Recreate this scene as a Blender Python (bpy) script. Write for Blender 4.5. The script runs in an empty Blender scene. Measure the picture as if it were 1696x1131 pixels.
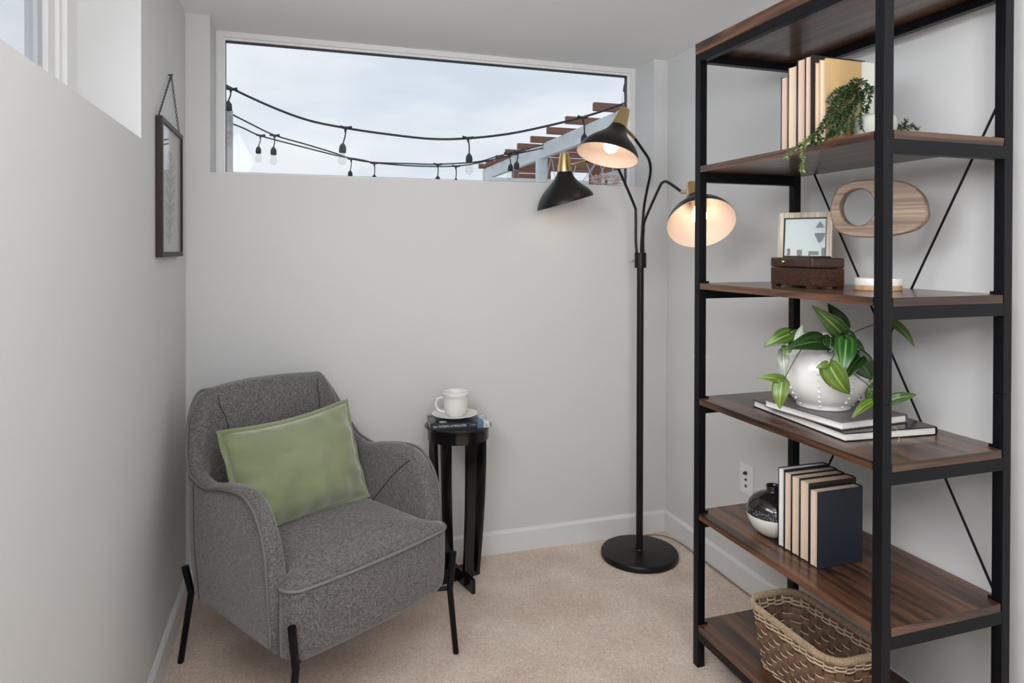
import bpy, bmesh, math, random
from mathutils import Vector, Matrix, noise
random.seed(7)
SC = bpy.context.scene
COL = SC.collection
PI = math.pi

# ---------------------------------------------------------------- camera
cd = bpy.data.cameras.new('camera')
cam = bpy.data.objects.new('camera', cd)
COL.objects.link(cam)
Fv = Vector((0.302075, 0.953260, -0.006833)); Rv = Vector((0.953284, -0.302067, 0.002237)); Uv = Vector((-0.0000684, 0.0071896, 0.999974))
CAMZ = 1.4531
cam.matrix_world = Matrix(((Rv.x, Uv.x, -Fv.x, 0), (Rv.y, Uv.y, -Fv.y, 0), (Rv.z, Uv.z, -Fv.z, CAMZ), (0, 0, 0, 1)))
cd.sensor_fit = 'HORIZONTAL'; cd.sensor_width = 36.0
cd.lens = 1117.88 / 1696 * 36
cd.shift_y = -(565.5 - 422.36) / 1696
cd.clip_start = 0.05; cd.clip_end = 200
SC.camera = cam

# ---------------------------------------------------------------- exposure and sky
SC.view_settings.view_transform = 'Standard'
SC.view_settings.look = 'None'
SC.view_settings.gamma = 1.0
SC.view_settings.use_curve_mapping = False
SC.view_settings.exposure = 0.0
SC.cycles.max_bounces = 10
SC.cycles.diffuse_bounces = 6
SC.cycles.sample_clamp_indirect = 6.0
SC.cycles.caustics_reflective = False
SC.cycles.caustics_refractive = False

w = bpy.data.worlds.new('overcast'); SC.world = w; w.use_nodes = True
nt = w.node_tree; nt.nodes.clear()
def wn(t, **k):
    n = nt.nodes.new(t)
    for a, b in k.items(): setattr(n, a, b)
    return n
tc = wn('ShaderNodeTexCoord'); mp = wn('ShaderNodeMapping'); mp.inputs['Scale'].default_value = (1.6, 1.6, 5.0)
nz = wn('ShaderNodeTexNoise'); nz.inputs['Scale'].default_value = 2.2; nz.inputs['Detail'].default_value = 5; nz.inputs['Roughness'].default_value = 0.5
cr = wn('ShaderNodeValToRGB')
cr.color_ramp.elements[0].position = 0.36; cr.color_ramp.elements[0].color = (0.70, 0.76, 0.86, 1)
cr.color_ramp.elements[1].position = 0.62; cr.color_ramp.elements[1].color = (0.90, 0.92, 0.97, 1)
bg = wn('ShaderNodeBackground'); bg.inputs['Strength'].default_value = 1.0
wo = wn('ShaderNodeOutputWorld')
nt.links.new(tc.outputs['Generated'], mp.inputs['Vector']); nt.links.new(mp.outputs[0], nz.inputs['Vector'])
nt.links.new(nz.outputs[0], cr.inputs[0]); nt.links.new(cr.outputs[0], bg.inputs[0]); nt.links.new(bg.outputs[0], wo.inputs[0])

def area(name, loc, size, power, color, target=None, sizey=None):
    l = bpy.data.lights.new(name, 'AREA'); l.energy = power; l.color = color
    l.shape = 'RECTANGLE'; l.size = size; l.size_y = sizey or size
    o = bpy.data.objects.new(name, l); COL.objects.link(o); o.location = loc
    if target is not None:
        o.rotation_euler = (Vector(target) - Vector(loc)).to_track_quat('-Z', 'Y').to_euler()
    return o
# added fill lights behind the camera: one lifts the ceiling, one the right wall
area('ceiling_fill_light', (0.35, -0.35, 1.9), 0.6, 27, (0.985, 0.99, 1.0), (0.55, 0.15, 2.44))
area('right_wall_fill_light', (-0.30, -1.3, 1.45), 1.3, 17, (0.96, 0.98, 1.0), (1.82, 1.3, 1.25), 1.3)
# added fill light, brighter than the sky, set in the high window in the left wall, on the stretch before the frame begins
area('left_window_fill_light', (-0.545, 0.35, 2.11), 1.9, 38, (0.95, 0.975, 1.0), (1.827, 0.35, 0.75), 0.5)

# ---------------------------------------------------------------- materials
MATS = {}
def mat(name, color, rough=0.5, metal=0.0, vscale=(20, 20, 20), vdetail=4, color2=None, bump=0.0, bscale=(200, 200, 200), bdist=0.001,
        coat=0.0, sheen=0.0, emit=None, estr=0.0, spec=0.5, trans=0.0, sss=0.0, distort=0.0, lo=0.3, hi=0.7):
    if name in MATS: return MATS[name]
    m = bpy.data.materials.new(name); m.use_nodes = True; MATS[name] = m
    t = m.node_tree; b = t.nodes['Principled BSDF']; L = t.links.new
    b.inputs['Base Color'].default_value = (*color, 1); b.inputs['Roughness'].default_value = rough; b.inputs['Metallic'].default_value = metal
    b.inputs['Coat Weight'].default_value = coat; b.inputs['Sheen Weight'].default_value = sheen; b.inputs['Specular IOR Level'].default_value = spec
    b.inputs['Transmission Weight'].default_value = trans
    if emit: b.inputs['Emission Color'].default_value = (*emit, 1); b.inputs['Emission Strength'].default_value = estr
    if color2 or bump:
        tc = t.nodes.new('ShaderNodeTexCoord')
    if color2:
        mp = t.nodes.new('ShaderNodeMapping'); mp.inputs['Scale'].default_value = vscale
        n = t.nodes.new('ShaderNodeTexNoise'); n.inputs['Scale'].default_value = 1; n.inputs['Detail'].default_value = vdetail; n.inputs['Distortion'].default_value = distort
        r = t.nodes.new('ShaderNodeValToRGB'); r.color_ramp.elements[0].position = lo; r.color_ramp.elements[1].position = hi
        r.color_ramp.elements[0].color = (*color, 1); r.color_ramp.elements[1].color = (*color2, 1)
        L(tc.outputs['Object'], mp.inputs[0]); L(mp.outputs[0], n.inputs[0]); L(n.outputs[0], r.inputs[0]); L(r.outputs[0], b.inputs['Base Color'])
    if bump:
        mp = t.nodes.new('ShaderNodeMapping'); mp.inputs['Scale'].default_value = bscale
        n = t.nodes.new('ShaderNodeTexNoise'); n.inputs['Scale'].default_value = 1; n.inputs['Detail'].default_value = 3
        bp = t.nodes.new('ShaderNodeBump'); bp.inputs['Strength'].default_value = bump; bp.inputs['Distance'].default_value = bdist
        L(tc.outputs['Object'], mp.inputs[0]); L(mp.outputs[0], n.inputs[0]); L(n.outputs[0], bp.inputs['Height']); L(bp.outputs[0], b.inputs['Normal'])
    return m

def wood_mat(name, dark, light, scale=1.0, rough=0.34, axis=1, coat=0.35):
    """grain runs along the object's axis (0 x, 1 y, 2 z)"""
    m = bpy.data.materials.new(name); m.use_nodes = True
    t = m.node_tree; b = t.nodes['Principled BSDF']; L = t.links.new
    tc = t.nodes.new('ShaderNodeTexCoord'); mp = t.nodes.new('ShaderNodeMapping')
    s = [26 * scale] * 3; s[axis] = 1.7 * scale; mp.inputs['Scale'].default_value = s
    n = t.nodes.new('ShaderNodeTexNoise'); n.inputs['Scale'].default_value = 1; n.inputs['Detail'].default_value = 6; n.inputs['Roughness'].default_value = 0.6; n.inputs['Distortion'].default_value = 0.9
    mp2 = t.nodes.new('ShaderNodeMapping'); s2 = [150 * scale] * 3; s2[axis] = 5 * scale; mp2.inputs['Scale'].default_value = s2
    n2 = t.nodes.new('ShaderNodeTexNoise'); n2.inputs['Scale'].default_value = 1; n2.inputs['Detail'].default_value = 3
    r = t.nodes.new('ShaderNodeValToRGB'); e = r.color_ramp.elements
    e[0].position = 0.38; e[0].color = (*dark, 1); e[1].position = 0.62; e[1].color = (*light, 1)
    mx = t.nodes.new('ShaderNodeMixRGB'); mx.blend_type = 'MULTIPLY'; mx.inputs[0].default_value = 0.55
    r2 = t.nodes.new('ShaderNodeValToRGB'); r2.color_ramp.elements[0].position = 0.35; r2.color_ramp.elements[0].color = (0.35, 0.32, 0.3, 1); r2.color_ramp.elements[1].position = 0.62
    L(tc.outputs['Object'], mp.inputs[0]); L(tc.outputs['Object'], mp2.inputs[0]); L(mp.outputs[0], n.inputs[0]); L(mp2.outputs[0], n2.inputs[0])
    L(n.outputs[0], r.inputs[0]); L(n2.outputs[0], r2.inputs[0]); L(r.outputs[0], mx.inputs[1]); L(r2.outputs[0], mx.inputs[2]); L(mx.outputs[0], b.inputs['Base Color'])
    bp = t.nodes.new('ShaderNodeBump'); bp.inputs['Strength'].default_value = 0.12; bp.inputs['Distance'].default_value = 0.001
    L(n2.outputs[0], bp.inputs['Height']); L(bp.outputs[0], b.inputs['Normal'])
    b.inputs['Roughness'].default_value = rough; b.inputs['Coat Weight'].default_value = coat; b.inputs['Coat Roughness'].default_value = 0.13
    return m

def glass_mat(name, tint=(1, 1, 1), refl=0.10, rough=0.0):
    m = bpy.data.materials.new(name); m.use_nodes = True; t = m.node_tree; t.nodes.clear(); L = t.links.new
    o = t.nodes.new('ShaderNodeOutputMaterial'); mx = t.nodes.new('ShaderNodeMixShader')
    tr = t.nodes.new('ShaderNodeBsdfTransparent'); tr.inputs[0].default_value = (*tint, 1)
    g = t.nodes.new('ShaderNodeBsdfGlossy'); g.inputs['Roughness'].default_value = rough
    fr = t.nodes.new('ShaderNodeLayerWeight'); fr.inputs['Blend'].default_value = 0.5
    pw = t.nodes.new('ShaderNodeMath'); pw.operation = 'POWER'; pw.inputs[1].default_value = 5.0; L(fr.outputs['Facing'], pw.inputs[0])
    ma = t.nodes.new('ShaderNodeMath'); ma.operation = 'MULTIPLY_ADD'; ma.inputs[1].default_value = 1 - refl; ma.inputs[2].default_value = refl; L(pw.outputs[0], ma.inputs[0])
    L(ma.outputs[0], mx.inputs[0]); L(tr.outputs[0], mx.inputs[1]); L(g.outputs[0], mx.inputs[2]); L(mx.outputs[0], o.inputs[0])
    return m

def fabric_mat(name, c1, c2, rough=0.95, sheen=0.35):
    """heathered weave: short threads along two directions"""
    m = bpy.data.materials.new(name); m.use_nodes = True; t = m.node_tree; b = t.nodes['Principled BSDF']; L = t.links.new
    tc = t.nodes.new('ShaderNodeTexCoord'); outs = []
    for sc in ((90, 90, 700), (620, 620, 75), (260, 260, 260)):
        mp = t.nodes.new('ShaderNodeMapping'); mp.inputs['Scale'].default_value = sc
        n = t.nodes.new('ShaderNodeTexNoise'); n.inputs['Scale'].default_value = 1; n.inputs['Detail'].default_value = 2
        L(tc.outputs['Object'], mp.inputs[0]); L(mp.outputs[0], n.inputs[0]); outs.append(n.outputs[0])
    a = t.nodes.new('ShaderNodeMath'); a.operation = 'ADD'; L(outs[0], a.inputs[0]); L(outs[1], a.inputs[1])
    a2 = t.nodes.new('ShaderNodeMath'); a2.operation = 'ADD'; L(a.outputs[0], a2.inputs[0]); L(outs[2], a2.inputs[1])
    d = t.nodes.new('ShaderNodeMath'); d.operation = 'MULTIPLY'; d.inputs[1].default_value = 1 / 3; L(a2.outputs[0], d.inputs[0])
    r = t.nodes.new('ShaderNodeValToRGB'); r.color_ramp.elements[0].position = 0.42; r.color_ramp.elements[1].position = 0.60
    r.color_ramp.elements[0].color = (*c1, 1); r.color_ramp.elements[1].color = (*c2, 1)
    L(d.outputs[0], r.inputs[0]); L(r.outputs[0], b.inputs['Base Color'])
    bp = t.nodes.new('ShaderNodeBump'); bp.inputs['Strength'].default_value = 0.35; bp.inputs['Distance'].default_value = 0.001
    L(d.outputs[0], bp.inputs['Height']); L(bp.outputs[0], b.inputs['Normal'])
    b.inputs['Roughness'].default_value = rough; b.inputs['Sheen Weight'].default_value = sheen; b.inputs['Specular IOR Level'].default_value = 0.2
    return m

def leaf_mat(name, col, col2, back=0.3):
    m = bpy.data.materials.new(name); m.use_nodes = True; t = m.node_tree; b = t.nodes['Principled BSDF']; L = t.links.new
    uv = t.nodes.new('ShaderNodeUVMap'); sp = t.nodes.new('ShaderNodeSeparateXYZ'); L(uv.outputs[0], sp.inputs[0])
    # midrib at u = 0.5 and pale streaks fanning from it
    s = t.nodes.new('ShaderNodeMath'); s.operation = 'SUBTRACT'; s.inputs[1].default_value = 0.5; L(sp.outputs[0], s.inputs[0])
    ab = t.nodes.new('ShaderNodeMath'); ab.operation = 'ABSOLUTE'; L(s.outputs[0], ab.inputs[0])
    wv = t.nodes.new('ShaderNodeTexNoise'); wv.inputs['Scale'].default_value = 1; wv.inputs['Detail'].default_value = 1
    mp = t.nodes.new('ShaderNodeMapping'); mp.inputs['Scale'].default_value = (7, 1.0, 1); L(uv.outputs[0], mp.inputs[0]); L(mp.outputs[0], wv.inputs[0])
    r = t.nodes.new('ShaderNodeValToRGB'); r.color_ramp.elements[0].position = 0.46; r.color_ramp.elements[1].position = 0.78
    r.color_ramp.elements[0].color = (*col, 1); r.color_ramp.elements[1].color = (*col2, 1); L(wv.outputs[0], r.inputs[0])
    r2 = t.nodes.new('ShaderNodeValToRGB'); r2.color_ramp.elements[0].position = 0.0; r2.color_ramp.elements[0].color = (1, 1, 1, 1); r2.color_ramp.elements[1].position = 0.05; r2.color_ramp.elements[1].color = (0, 0, 0, 1)
    L(ab.outputs[0], r2.inputs[0])
    mx = t.nodes.new('ShaderNodeMixRGB'); L(r2.outputs[0], mx.inputs[0]); L(r.outputs[0], mx.inputs[1]); mx.inputs[2].default_value = (*[min(1, c * 1.5 + 0.03) for c in col2], 1)
    L(mx.outputs[0], b.inputs['Base Color']); b.inputs['Roughness'].default_value = 0.35
    b.inputs['Subsurface Weight'].default_value = 0.0
    return m

WALL = mat('white_wall_paint', (0.665, 0.668, 0.667), 0.7, bump=0.06, bscale=(240, 240, 240), bdist=0.0006, spec=0.3)
CEIL = mat('ceiling_paint', (0.90, 0.90, 0.895), 0.85, bump=0.06, bscale=(180, 180, 180), spec=0.2)
TRIM = mat('semi_gloss_trim_paint', (0.74, 0.745, 0.75), 0.38)
VINYL = mat('white_window_vinyl', (0.78, 0.78, 0.775), 0.4)
BLACK_METAL = mat('black_powder_coat', (0.0035, 0.0035, 0.005), 0.42, spec=0.2)
LAMP_BLACK = mat('satin_black_lamp_paint', (0.008, 0.0065, 0.006), 0.36, spec=0.3)
BRASS = mat('brushed_brass', (0.62, 0.45, 0.22), 0.28, 1.0)
SHADE_IN = mat('cream_shade_lining', (0.74, 0.60, 0.52), 0.55)
BULB = mat('lit_bulb', (1, 0.9, 0.75), 0.4, emit=(1.0, 0.83, 0.62), estr=7.0)
GREY = fabric_mat('heather_grey_tweed', (0.060, 0.056, 0.055), (0.235, 0.222, 0.217))
PIPE = mat('grey_piping', (0.15, 0.145, 0.14), 0.9, bump=0.3, bscale=(600, 600, 600))
SEAM = mat('dark_seam_thread', (0.03, 0.03, 0.032), 0.9)
GREEN = mat('sage_green_velvet', (0.205, 0.24, 0.125), 0.8, color2=(0.275, 0.31, 0.18), vscale=(5, 5, 5), sheen=0.7, bump=0.15, bscale=(900, 900, 900), spec=0.2)
TABLE_BLACK = mat('glossy_black_lacquer', (0.007, 0.006, 0.006), 0.16, spec=0.5)
CERAMIC = mat('glossy_white_ceramic', (0.78, 0.77, 0.75), 0.18)
WOOD = wood_mat('dark_walnut_board', (0.022, 0.008, 0.004), (0.185, 0.080, 0.040))
SCWOOD = wood_mat('light_walnut_block', (0.19, 0.12, 0.08), (0.36, 0.25, 0.175), 1.1, 0.5, 0, 0.0)
WOODX = wood_mat('walnut_edge_band', (0.030, 0.013, 0.007), (0.17, 0.085, 0.05), 1.0, 0.4, 0, 0.1)
PAGES_TAN = mat('tan_page_edges', (0.62, 0.47, 0.35), 0.9, color2=(0.72, 0.58, 0.45), vscale=(30, 1600, 5), vdetail=1)
PAGES_WHITE = mat('white_page_edges', (0.72, 0.70, 0.66), 0.9, color2=(0.82, 0.80, 0.77), vscale=(30, 1600, 5), vdetail=1)
GLASS = glass_mat('window_glass', (0.97, 0.985, 0.985), 0.006)
THIN_GLASS = glass_mat('picture_glass', (0.97, 0.98, 0.97), 0.007)

# ---------------------------------------------------------------- helpers
def link(name, bm, m, parent=None, smooth=False, loc=None):
    me = bpy.data.meshes.new(name); bmesh.ops.recalc_face_normals(bm, faces=bm.faces[:]); bm.to_mesh(me); bm.free()
    return link_mesh(name, me, m, parent, smooth, loc)
def link_mesh(name, me, m, parent=None, smooth=False, loc=None):
    for x in (m if isinstance(m, (list, tuple)) else [m]): me.materials.append(x)
    if smooth:
        me.polygons.foreach_set('use_smooth', [True] * len(me.polygons))
        if smooth == 'auto':
            me.set_sharp_from_angle(angle=math.radians(38))
    o = bpy.data.objects.new(name, me); COL.objects.link(o)
    if parent: o.parent = parent
    if loc: o.location = loc
    return o
def tag(o, label=None, cat=None, group=None, kind=None):
    if label: o['label'] = label
    if cat: o['category'] = cat
    if group: o['group'] = group
    if kind: o['kind'] = kind
    return o
def thing(name, label, cat, loc=(0, 0, 0), rotz=0.0, group=None, rot=None):
    o = bpy.data.objects.new(name, None); COL.objects.link(o); o.empty_display_size = 0.05
    o.location = loc; o.rotation_euler = rot if rot else (0, 0, rotz)
    return tag(o, label, cat, group)
def merge(bm, tmp, M=None):
    me = bpy.data.meshes.new('_t'); 
    if M is not None: bmesh.ops.transform(tmp, matrix=M, verts=tmp.verts[:])
    tmp.to_mesh(me); tmp.free(); bm.from_mesh(me); bpy.data.meshes.remove(me)
def box(bm, lo, hi, bevel=0.0, seg=2, M=None):
    t = bmesh.new(); bmesh.ops.create_cube(t, size=1.0)
    lo = Vector(lo); hi = Vector(hi); c = (lo + hi) / 2; s = hi - lo
    for v in t.verts: v.co = Vector((v.co.x * s.x + c.x, v.co.y * s.y + c.y, v.co.z * s.z + c.z))
    if bevel: bmesh.ops.bevel(t, geom=t.edges[:], offset=bevel, segments=seg, affect='EDGES', profile=0.5)
    merge(bm, t, M); return bm
def rings(bm, loops, close=True, cap0=True, cap1=True):
    """loops: list of lists of Vector with equal length, bridged in order"""
    vs = [[bm.verts.new(p) for p in l] for l in loops]; n = len(vs[0])
    for a, b in zip(vs, vs[1:]):
        for i in range(n if close else n - 1):
            j = (i + 1) % n
            bm.faces.new((a[i], a[j], b[j], b[i]))
    if cap0: bm.faces.new(vs[0][::-1])
    if cap1: bm.faces.new(vs[-1])
    return vs
def lathe(bm, prof, seg=40, M=None, shape=None, cap0=False, cap1=False):
    loops = []
    for k, (r, z) in enumerate(prof):
        l = []
        for i in range(seg):
            a = 2 * PI * i / seg; p = Vector((r * math.cos(a), r * math.sin(a), z))
            if shape: p = shape(p, a, r, z, k)
            if M is not None: p = M @ p
            l.append(p)
        loops.append(l)
    rings(bm, loops, True, cap0, cap1); return bm
def smooth_path(pts, n=6):
    pts = [Vector(p) for p in pts]
    if len(pts) < 3: return pts
    out = []
    for i in range(len(pts) - 1):
        p0 = pts[max(i - 1, 0)]; p1 = pts[i]; p2 = pts[i + 1]; p3 = pts[min(i + 2, len(pts) - 1)]
        for k in range(n):
            t = k / n
            out.append(0.5 * ((2 * p1) + (p2 - p0) * t + (2 * p0 - 5 * p1 + 4 * p2 - p3) * t * t + (3 * p1 - p0 - 3 * p2 + p3) * t ** 3))
    out.append(pts[-1]); return out
def tube(bm, pts, r, seg=8, r1=None, cap=True, closed=False):
    pts = [Vector(p) for p in pts]; n = len(pts); loops = []
    def tan(i):
        if closed: return (pts[(i + 1) % n] - pts[i - 1]).normalized()
        return (pts[min(i + 1, n - 1)] - pts[max(i - 1, 0)]).normalized()
    t0 = tan(0); up = Vector((0, 0, 1)) if abs(t0.z) < 0.9 else Vector((1, 0, 0)); nrm = t0.cross(up).normalized()
    for i in range(n):
        t = tan(i); nrm = (nrm - t * nrm.dot(t)).normalized(); b = t.cross(nrm)
        rr = r if r1 is None else r + (r1 - r) * i / (n - 1)
        loops.append([pts[i] + (nrm * math.cos(2 * PI * k / seg) + b * math.sin(2 * PI * k / seg)) * rr for k in range(seg)])
    if closed: loops.append(loops[0])
    rings(bm, loops, True, cap and not closed, cap and not closed)
    if closed: bmesh.ops.remove_doubles(bm, verts=bm.verts[:], dist=1e-6)
    return bm
def sphere(bm, c, r, seg=16, sc=(1, 1, 1)):
    t = bmesh.new(); bmesh.ops.create_uvsphere(t, u_segments=seg, v_segments=max(6, seg // 2), radius=r)
    merge(bm, t, Matrix.Translation(Vector(c)) @ Matrix.Diagonal((*sc, 1))); return bm
def basis(origin, zdir, xhint):
    z = Vector(zdir).normalized(); x = Vector(xhint); x = (x - z * x.dot(z)).normalized(); y = z.cross(x)
    return Matrix(((x.x, y.x, z.x, origin[0]), (x.y, y.y, z.y, origin[1]), (x.z, y.z, z.z, origin[2]), (0, 0, 0, 1)))
def NB(): return bmesh.new()
def sst(t): t = max(0, min(1, t)); return t * t * (3 - 2 * t)

# ---------------------------------------------------------------- the room
XL, XR, YB, CZ = -0.448, 1.827, 3.102, 2.44
XWL, XWR, ZS = -0.354, 1.749, 1.780
YF = -2.6                                                     # the room goes on behind the camera
YR = YB + 0.30
def struct(name, bm, m, parent=None, smooth=False):
    o = link(name, bm, m, parent, smooth)
    if not parent: o['kind'] = 'structure'
    return o
# carpet: floor slab
def carpet_mat():
    m = bpy.data.materials.new('beige_carpet'); m.use_nodes = True; t = m.node_tree; b = t.nodes['Principled BSDF']; L = t.links.new
    tc = t.nodes.new('ShaderNodeTexCoord')
    def nz(s, d, dist=0):
        n = t.nodes.new('ShaderNodeTexNoise'); n.inputs['Scale'].default_value = s; n.inputs['Detail'].default_value = d; n.inputs['Distortion'].default_value = dist; L(tc.outputs['Object'], n.inputs[0]); return n
    a = nz(120, 4, 1.6); c = nz(4.5, 4); f = nz(45, 2)
    r = t.nodes.new('ShaderNodeValToRGB'); r.color_ramp.elements[0].position = 0.33; r.color_ramp.elements[1].position = 0.66
    r.color_ramp.elements[0].color = (0.64, 0.52, 0.43, 1); r.color_ramp.elements[1].color = (0.98, 0.83, 0.72, 1)
    r2 = t.nodes.new('ShaderNodeValToRGB'); r2.color_ramp.elements[0].position = 0.35; r2.color_ramp.elements[1].position = 0.65
    r2.color_ramp.elements[0].color = (0.84, 0.80, 0.77, 1)
    mx = t.nodes.new('ShaderNodeMixRGB'); mx.blend_type = 'MULTIPLY'; mx.inputs[0].default_value = 1
    L(a.outputs[0], r.inputs[0]); L(c.outputs[0], r2.inputs[0]); L(r.outputs[0], mx.inputs[1]); L(r2.outputs[0], mx.inputs[2]); L(mx.outputs[0], b.inputs['Base Color'])
    ad = t.nodes.new('ShaderNodeMath'); ad.operation = 'ADD'; L(a.outputs[0], ad.inputs[0]); L(f.outputs[0], ad.inputs[1])
    bp = t.nodes.new('ShaderNodeBump'); bp.inputs['Strength'].default_value = 0.9; bp.inputs['Distance'].default_value = 0.006
    L(ad.outputs[0], bp.inputs['Height']); L(bp.outputs[0], b.inputs['Normal'])
    b.inputs['Roughness'].default_value = 1.0; b.inputs['Specular IOR Level'].default_value = 0.05; b.inputs['Sheen Weight'].default_value = 0.15
    return m
CARPET = carpet_mat()
struct('floor', box(NB(), (XL - 0.26, YF - 0.2, -0.12), (XR + 0.2, YR, 0)), CARPET)
struct('ceiling', box(NB(), (XL - 0.26, YF - 0.2, CZ), (XR + 0.2, YR, CZ + 0.12)), CEIL)
bm = NB()
box(bm, (XL - 0.24, YB, 0), (XR + 0.2, YR, ZS)); box(bm, (XL - 0.24, YB, ZS), (XWL, YR, CZ)); box(bm, (XWR, YB, ZS), (XR + 0.2, YR, CZ))
struct('wall_back', bm, WALL)
# the left wall, with its high window recess
WY1, WZ = 2.265, 1.786; WX = -0.614; WY0 = -0.9
bm = NB()
box(bm, (WX - 0.10, YF, 0), (XL, YB, WZ)); box(bm, (WX - 0.10, WY1, WZ), (XL, YB, CZ)); box(bm, (WX - 0.10, YF, WZ), (XL, WY0, CZ))
struct('wall_left', bm, WALL)
struct('wall_right', box(NB(), (XR, YF, 0), (XR + 0.2, YB, CZ)), WALL)
struct('wall_front', box(NB(), (XL - 0.26, YF - 0.2, 0), (XR + 0.2, YF, CZ)), WALL)
def baseboard(name, prof_axis, a, b, at, sgn):
    """a moulded board: flat face with an eased, slightly stepped top"""
    prof = [(0, 0), (0.014, 0), (0.014, 0.094), (0.012, 0.0985), (0.007, 0.103), (0.004, 0.108), (0, 0.108)]
    bm = NB(); loops = []
    for e in (a, b):
        loops.append([Vector((e, at + sgn * d, z)) if prof_axis == 'x' else Vector((at + sgn * d, e, z)) for d, z in prof])
    rings(bm, loops); struct(name, bm, TRIM)
baseboard('baseboard_back', 'x', XL + 0.0145, XR - 0.0145, YB, -1)
baseboard('baseboard_left', 'y', YF, YB, XL, 1)
baseboard('baseboard_right', 'y', YF, YB, XR, -1)
# back window: vinyl frame, glazing bead, dark gasket, one fixed pane
y0 = YB + 0.198
win = bpy.data.objects.new('window_1', None); COL.objects.link(win); win['kind'] = 'structure'
def frame4(bm, x0, x1, z0, z1, wL, wR, wT, wB, ya, yb, bev=0.002):
    box(bm, (x0, ya, z0), (x0 + wL, yb, z1), bev); box(bm, (x1 - wR, ya, z0), (x1, yb, z1), bev)
    box(bm, (x0 + wL, ya, z1 - wT), (x1 - wR, yb, z1), bev); box(bm, (x0 + wL, ya, z0), (x1 - wR, yb, z0 + wB), bev)
frame4(bm := NB(), XWL, XWR, ZS, CZ, 0.032, 0.026, 0.026, 0.020, y0, y0 + 0.06); link('window_frame', bm, VINYL, win)
frame4(bm := NB(), XWL + 0.0315, XWR - 0.0255, ZS + 0.02, CZ - 0.0255, 0.008, 0.018, 0.011, 0.006, y0 + 0.012, y0 + 0.05, 0.001); link('glazing_bead', bm, mat('bright_bead', (0.85, 0.85, 0.85), 0.3), win)
frame4(bm := NB(), XWL + 0.039, XWR - 0.043, ZS + 0.026, CZ - 0.036, 0.002, 0.003, 0.0055, 0.002, y0 + 0.02, y0 + 0.045, 0); link('gasket', bm, mat('dark_gasket', (0.02, 0.022, 0.03), 0.5), win)
link('pane', box(NB(), (XWL + 0.039, y0 + 0.030, ZS + 0.024), (XWR - 0.043, y0 + 0.036, CZ - 0.035)), GLASS, win)
# left window: frame, sash rails and pane seen at a slant
win = bpy.data.objects.new('window_2', None); COL.objects.link(win); win['kind'] = 'structure'
bm = NB(); xo = WX - 0.06
box(bm, (xo, WY1 - 0.09, WZ), (WX, WY1, CZ), 0.002); box(bm, (xo, WY0, WZ), (WX, WY1 - 0.09, WZ + 0.035), 0.002); box(bm, (xo, WY0, CZ - 0.035), (WX, WY1 - 0.09, CZ), 0.002); box(bm, (xo, WY0, WZ), (WX, WY0 + 0.09, CZ), 0.002)
link('window_frame', bm, VINYL, win)
bm = NB()
for (a, b, x1) in ((WY1 - 0.115, WY1 - 0.09, -0.012), (WY1 - 0.150, WY1 - 0.115, -0.022), (WY1 - 0.185, WY1 - 0.150, -0.018)):
    box(bm, (xo, a, WZ + 0.03), (WX + x1, b, CZ - 0.03), 0.002)
link('sash_stile', bm, VINYL, win)
link('sash_stile', box(NB(), (xo, WY1 - 0.222, WZ + 0.03), (WX - 0.03, WY1 - 0.185, CZ - 0.03), 0.003), mat('grey_sash', (0.50, 0.51, 0.54), 0.4), win)  # one stile in plain grey, darker than the white vinyl
box(bm := NB(), (xo, 0.60, WZ + 0.03), (WX - 0.018, 0.68, CZ - 0.03), 0.003); link('sash_stile', bm, VINYL, win)
link('pane', box(NB(), (WX - 0.045, WY0 + 0.09, WZ + 0.03), (WX - 0.040, WY1 - 0.222, CZ - 0.03)), GLASS, win)

# wall plate with three round jacks on the right wall
t = thing('wall_plate', 'white wall plate with three round jacks low on the right wall behind the vase', 'wall plate', (XR, 2.4365, 0.478))
link('plate', box(NB(), (-0.006, -0.0425, -0.064), (0, 0.0425, 0.064), 0.003), mat('white_plastic', (0.80, 0.80, 0.79), 0.35), t)
JM = mat('dark_jack_metal', (0.05, 0.04, 0.035), 0.4, 0.6)
bm = NB(); tube(bm, [(-0.006, 0.0, 0.028), (-0.018, 0, 0.028)], 0.0055, 12); tube(bm, [(-0.006, 0.0, 0.028), (-0.0095, 0, 0.028)], 0.0085, 6); link('coaxial_jack', bm, JM, t, 'auto')
for z in (0.0, -0.027):
    bm = NB(); tube(bm, [(-0.005, 0, z), (-0.0085, 0, z)], 0.006, 12); link('jack', bm, JM, t, 'auto')
for z in (0.050, -0.050):
    bm = NB(); tube(bm, [(-0.005, 0, z), (-0.0072, 0, z)], 0.0025, 8); link('screw', bm, mat('screw_paint', (0.62, 0.62, 0.6), 0.4), t)

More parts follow.
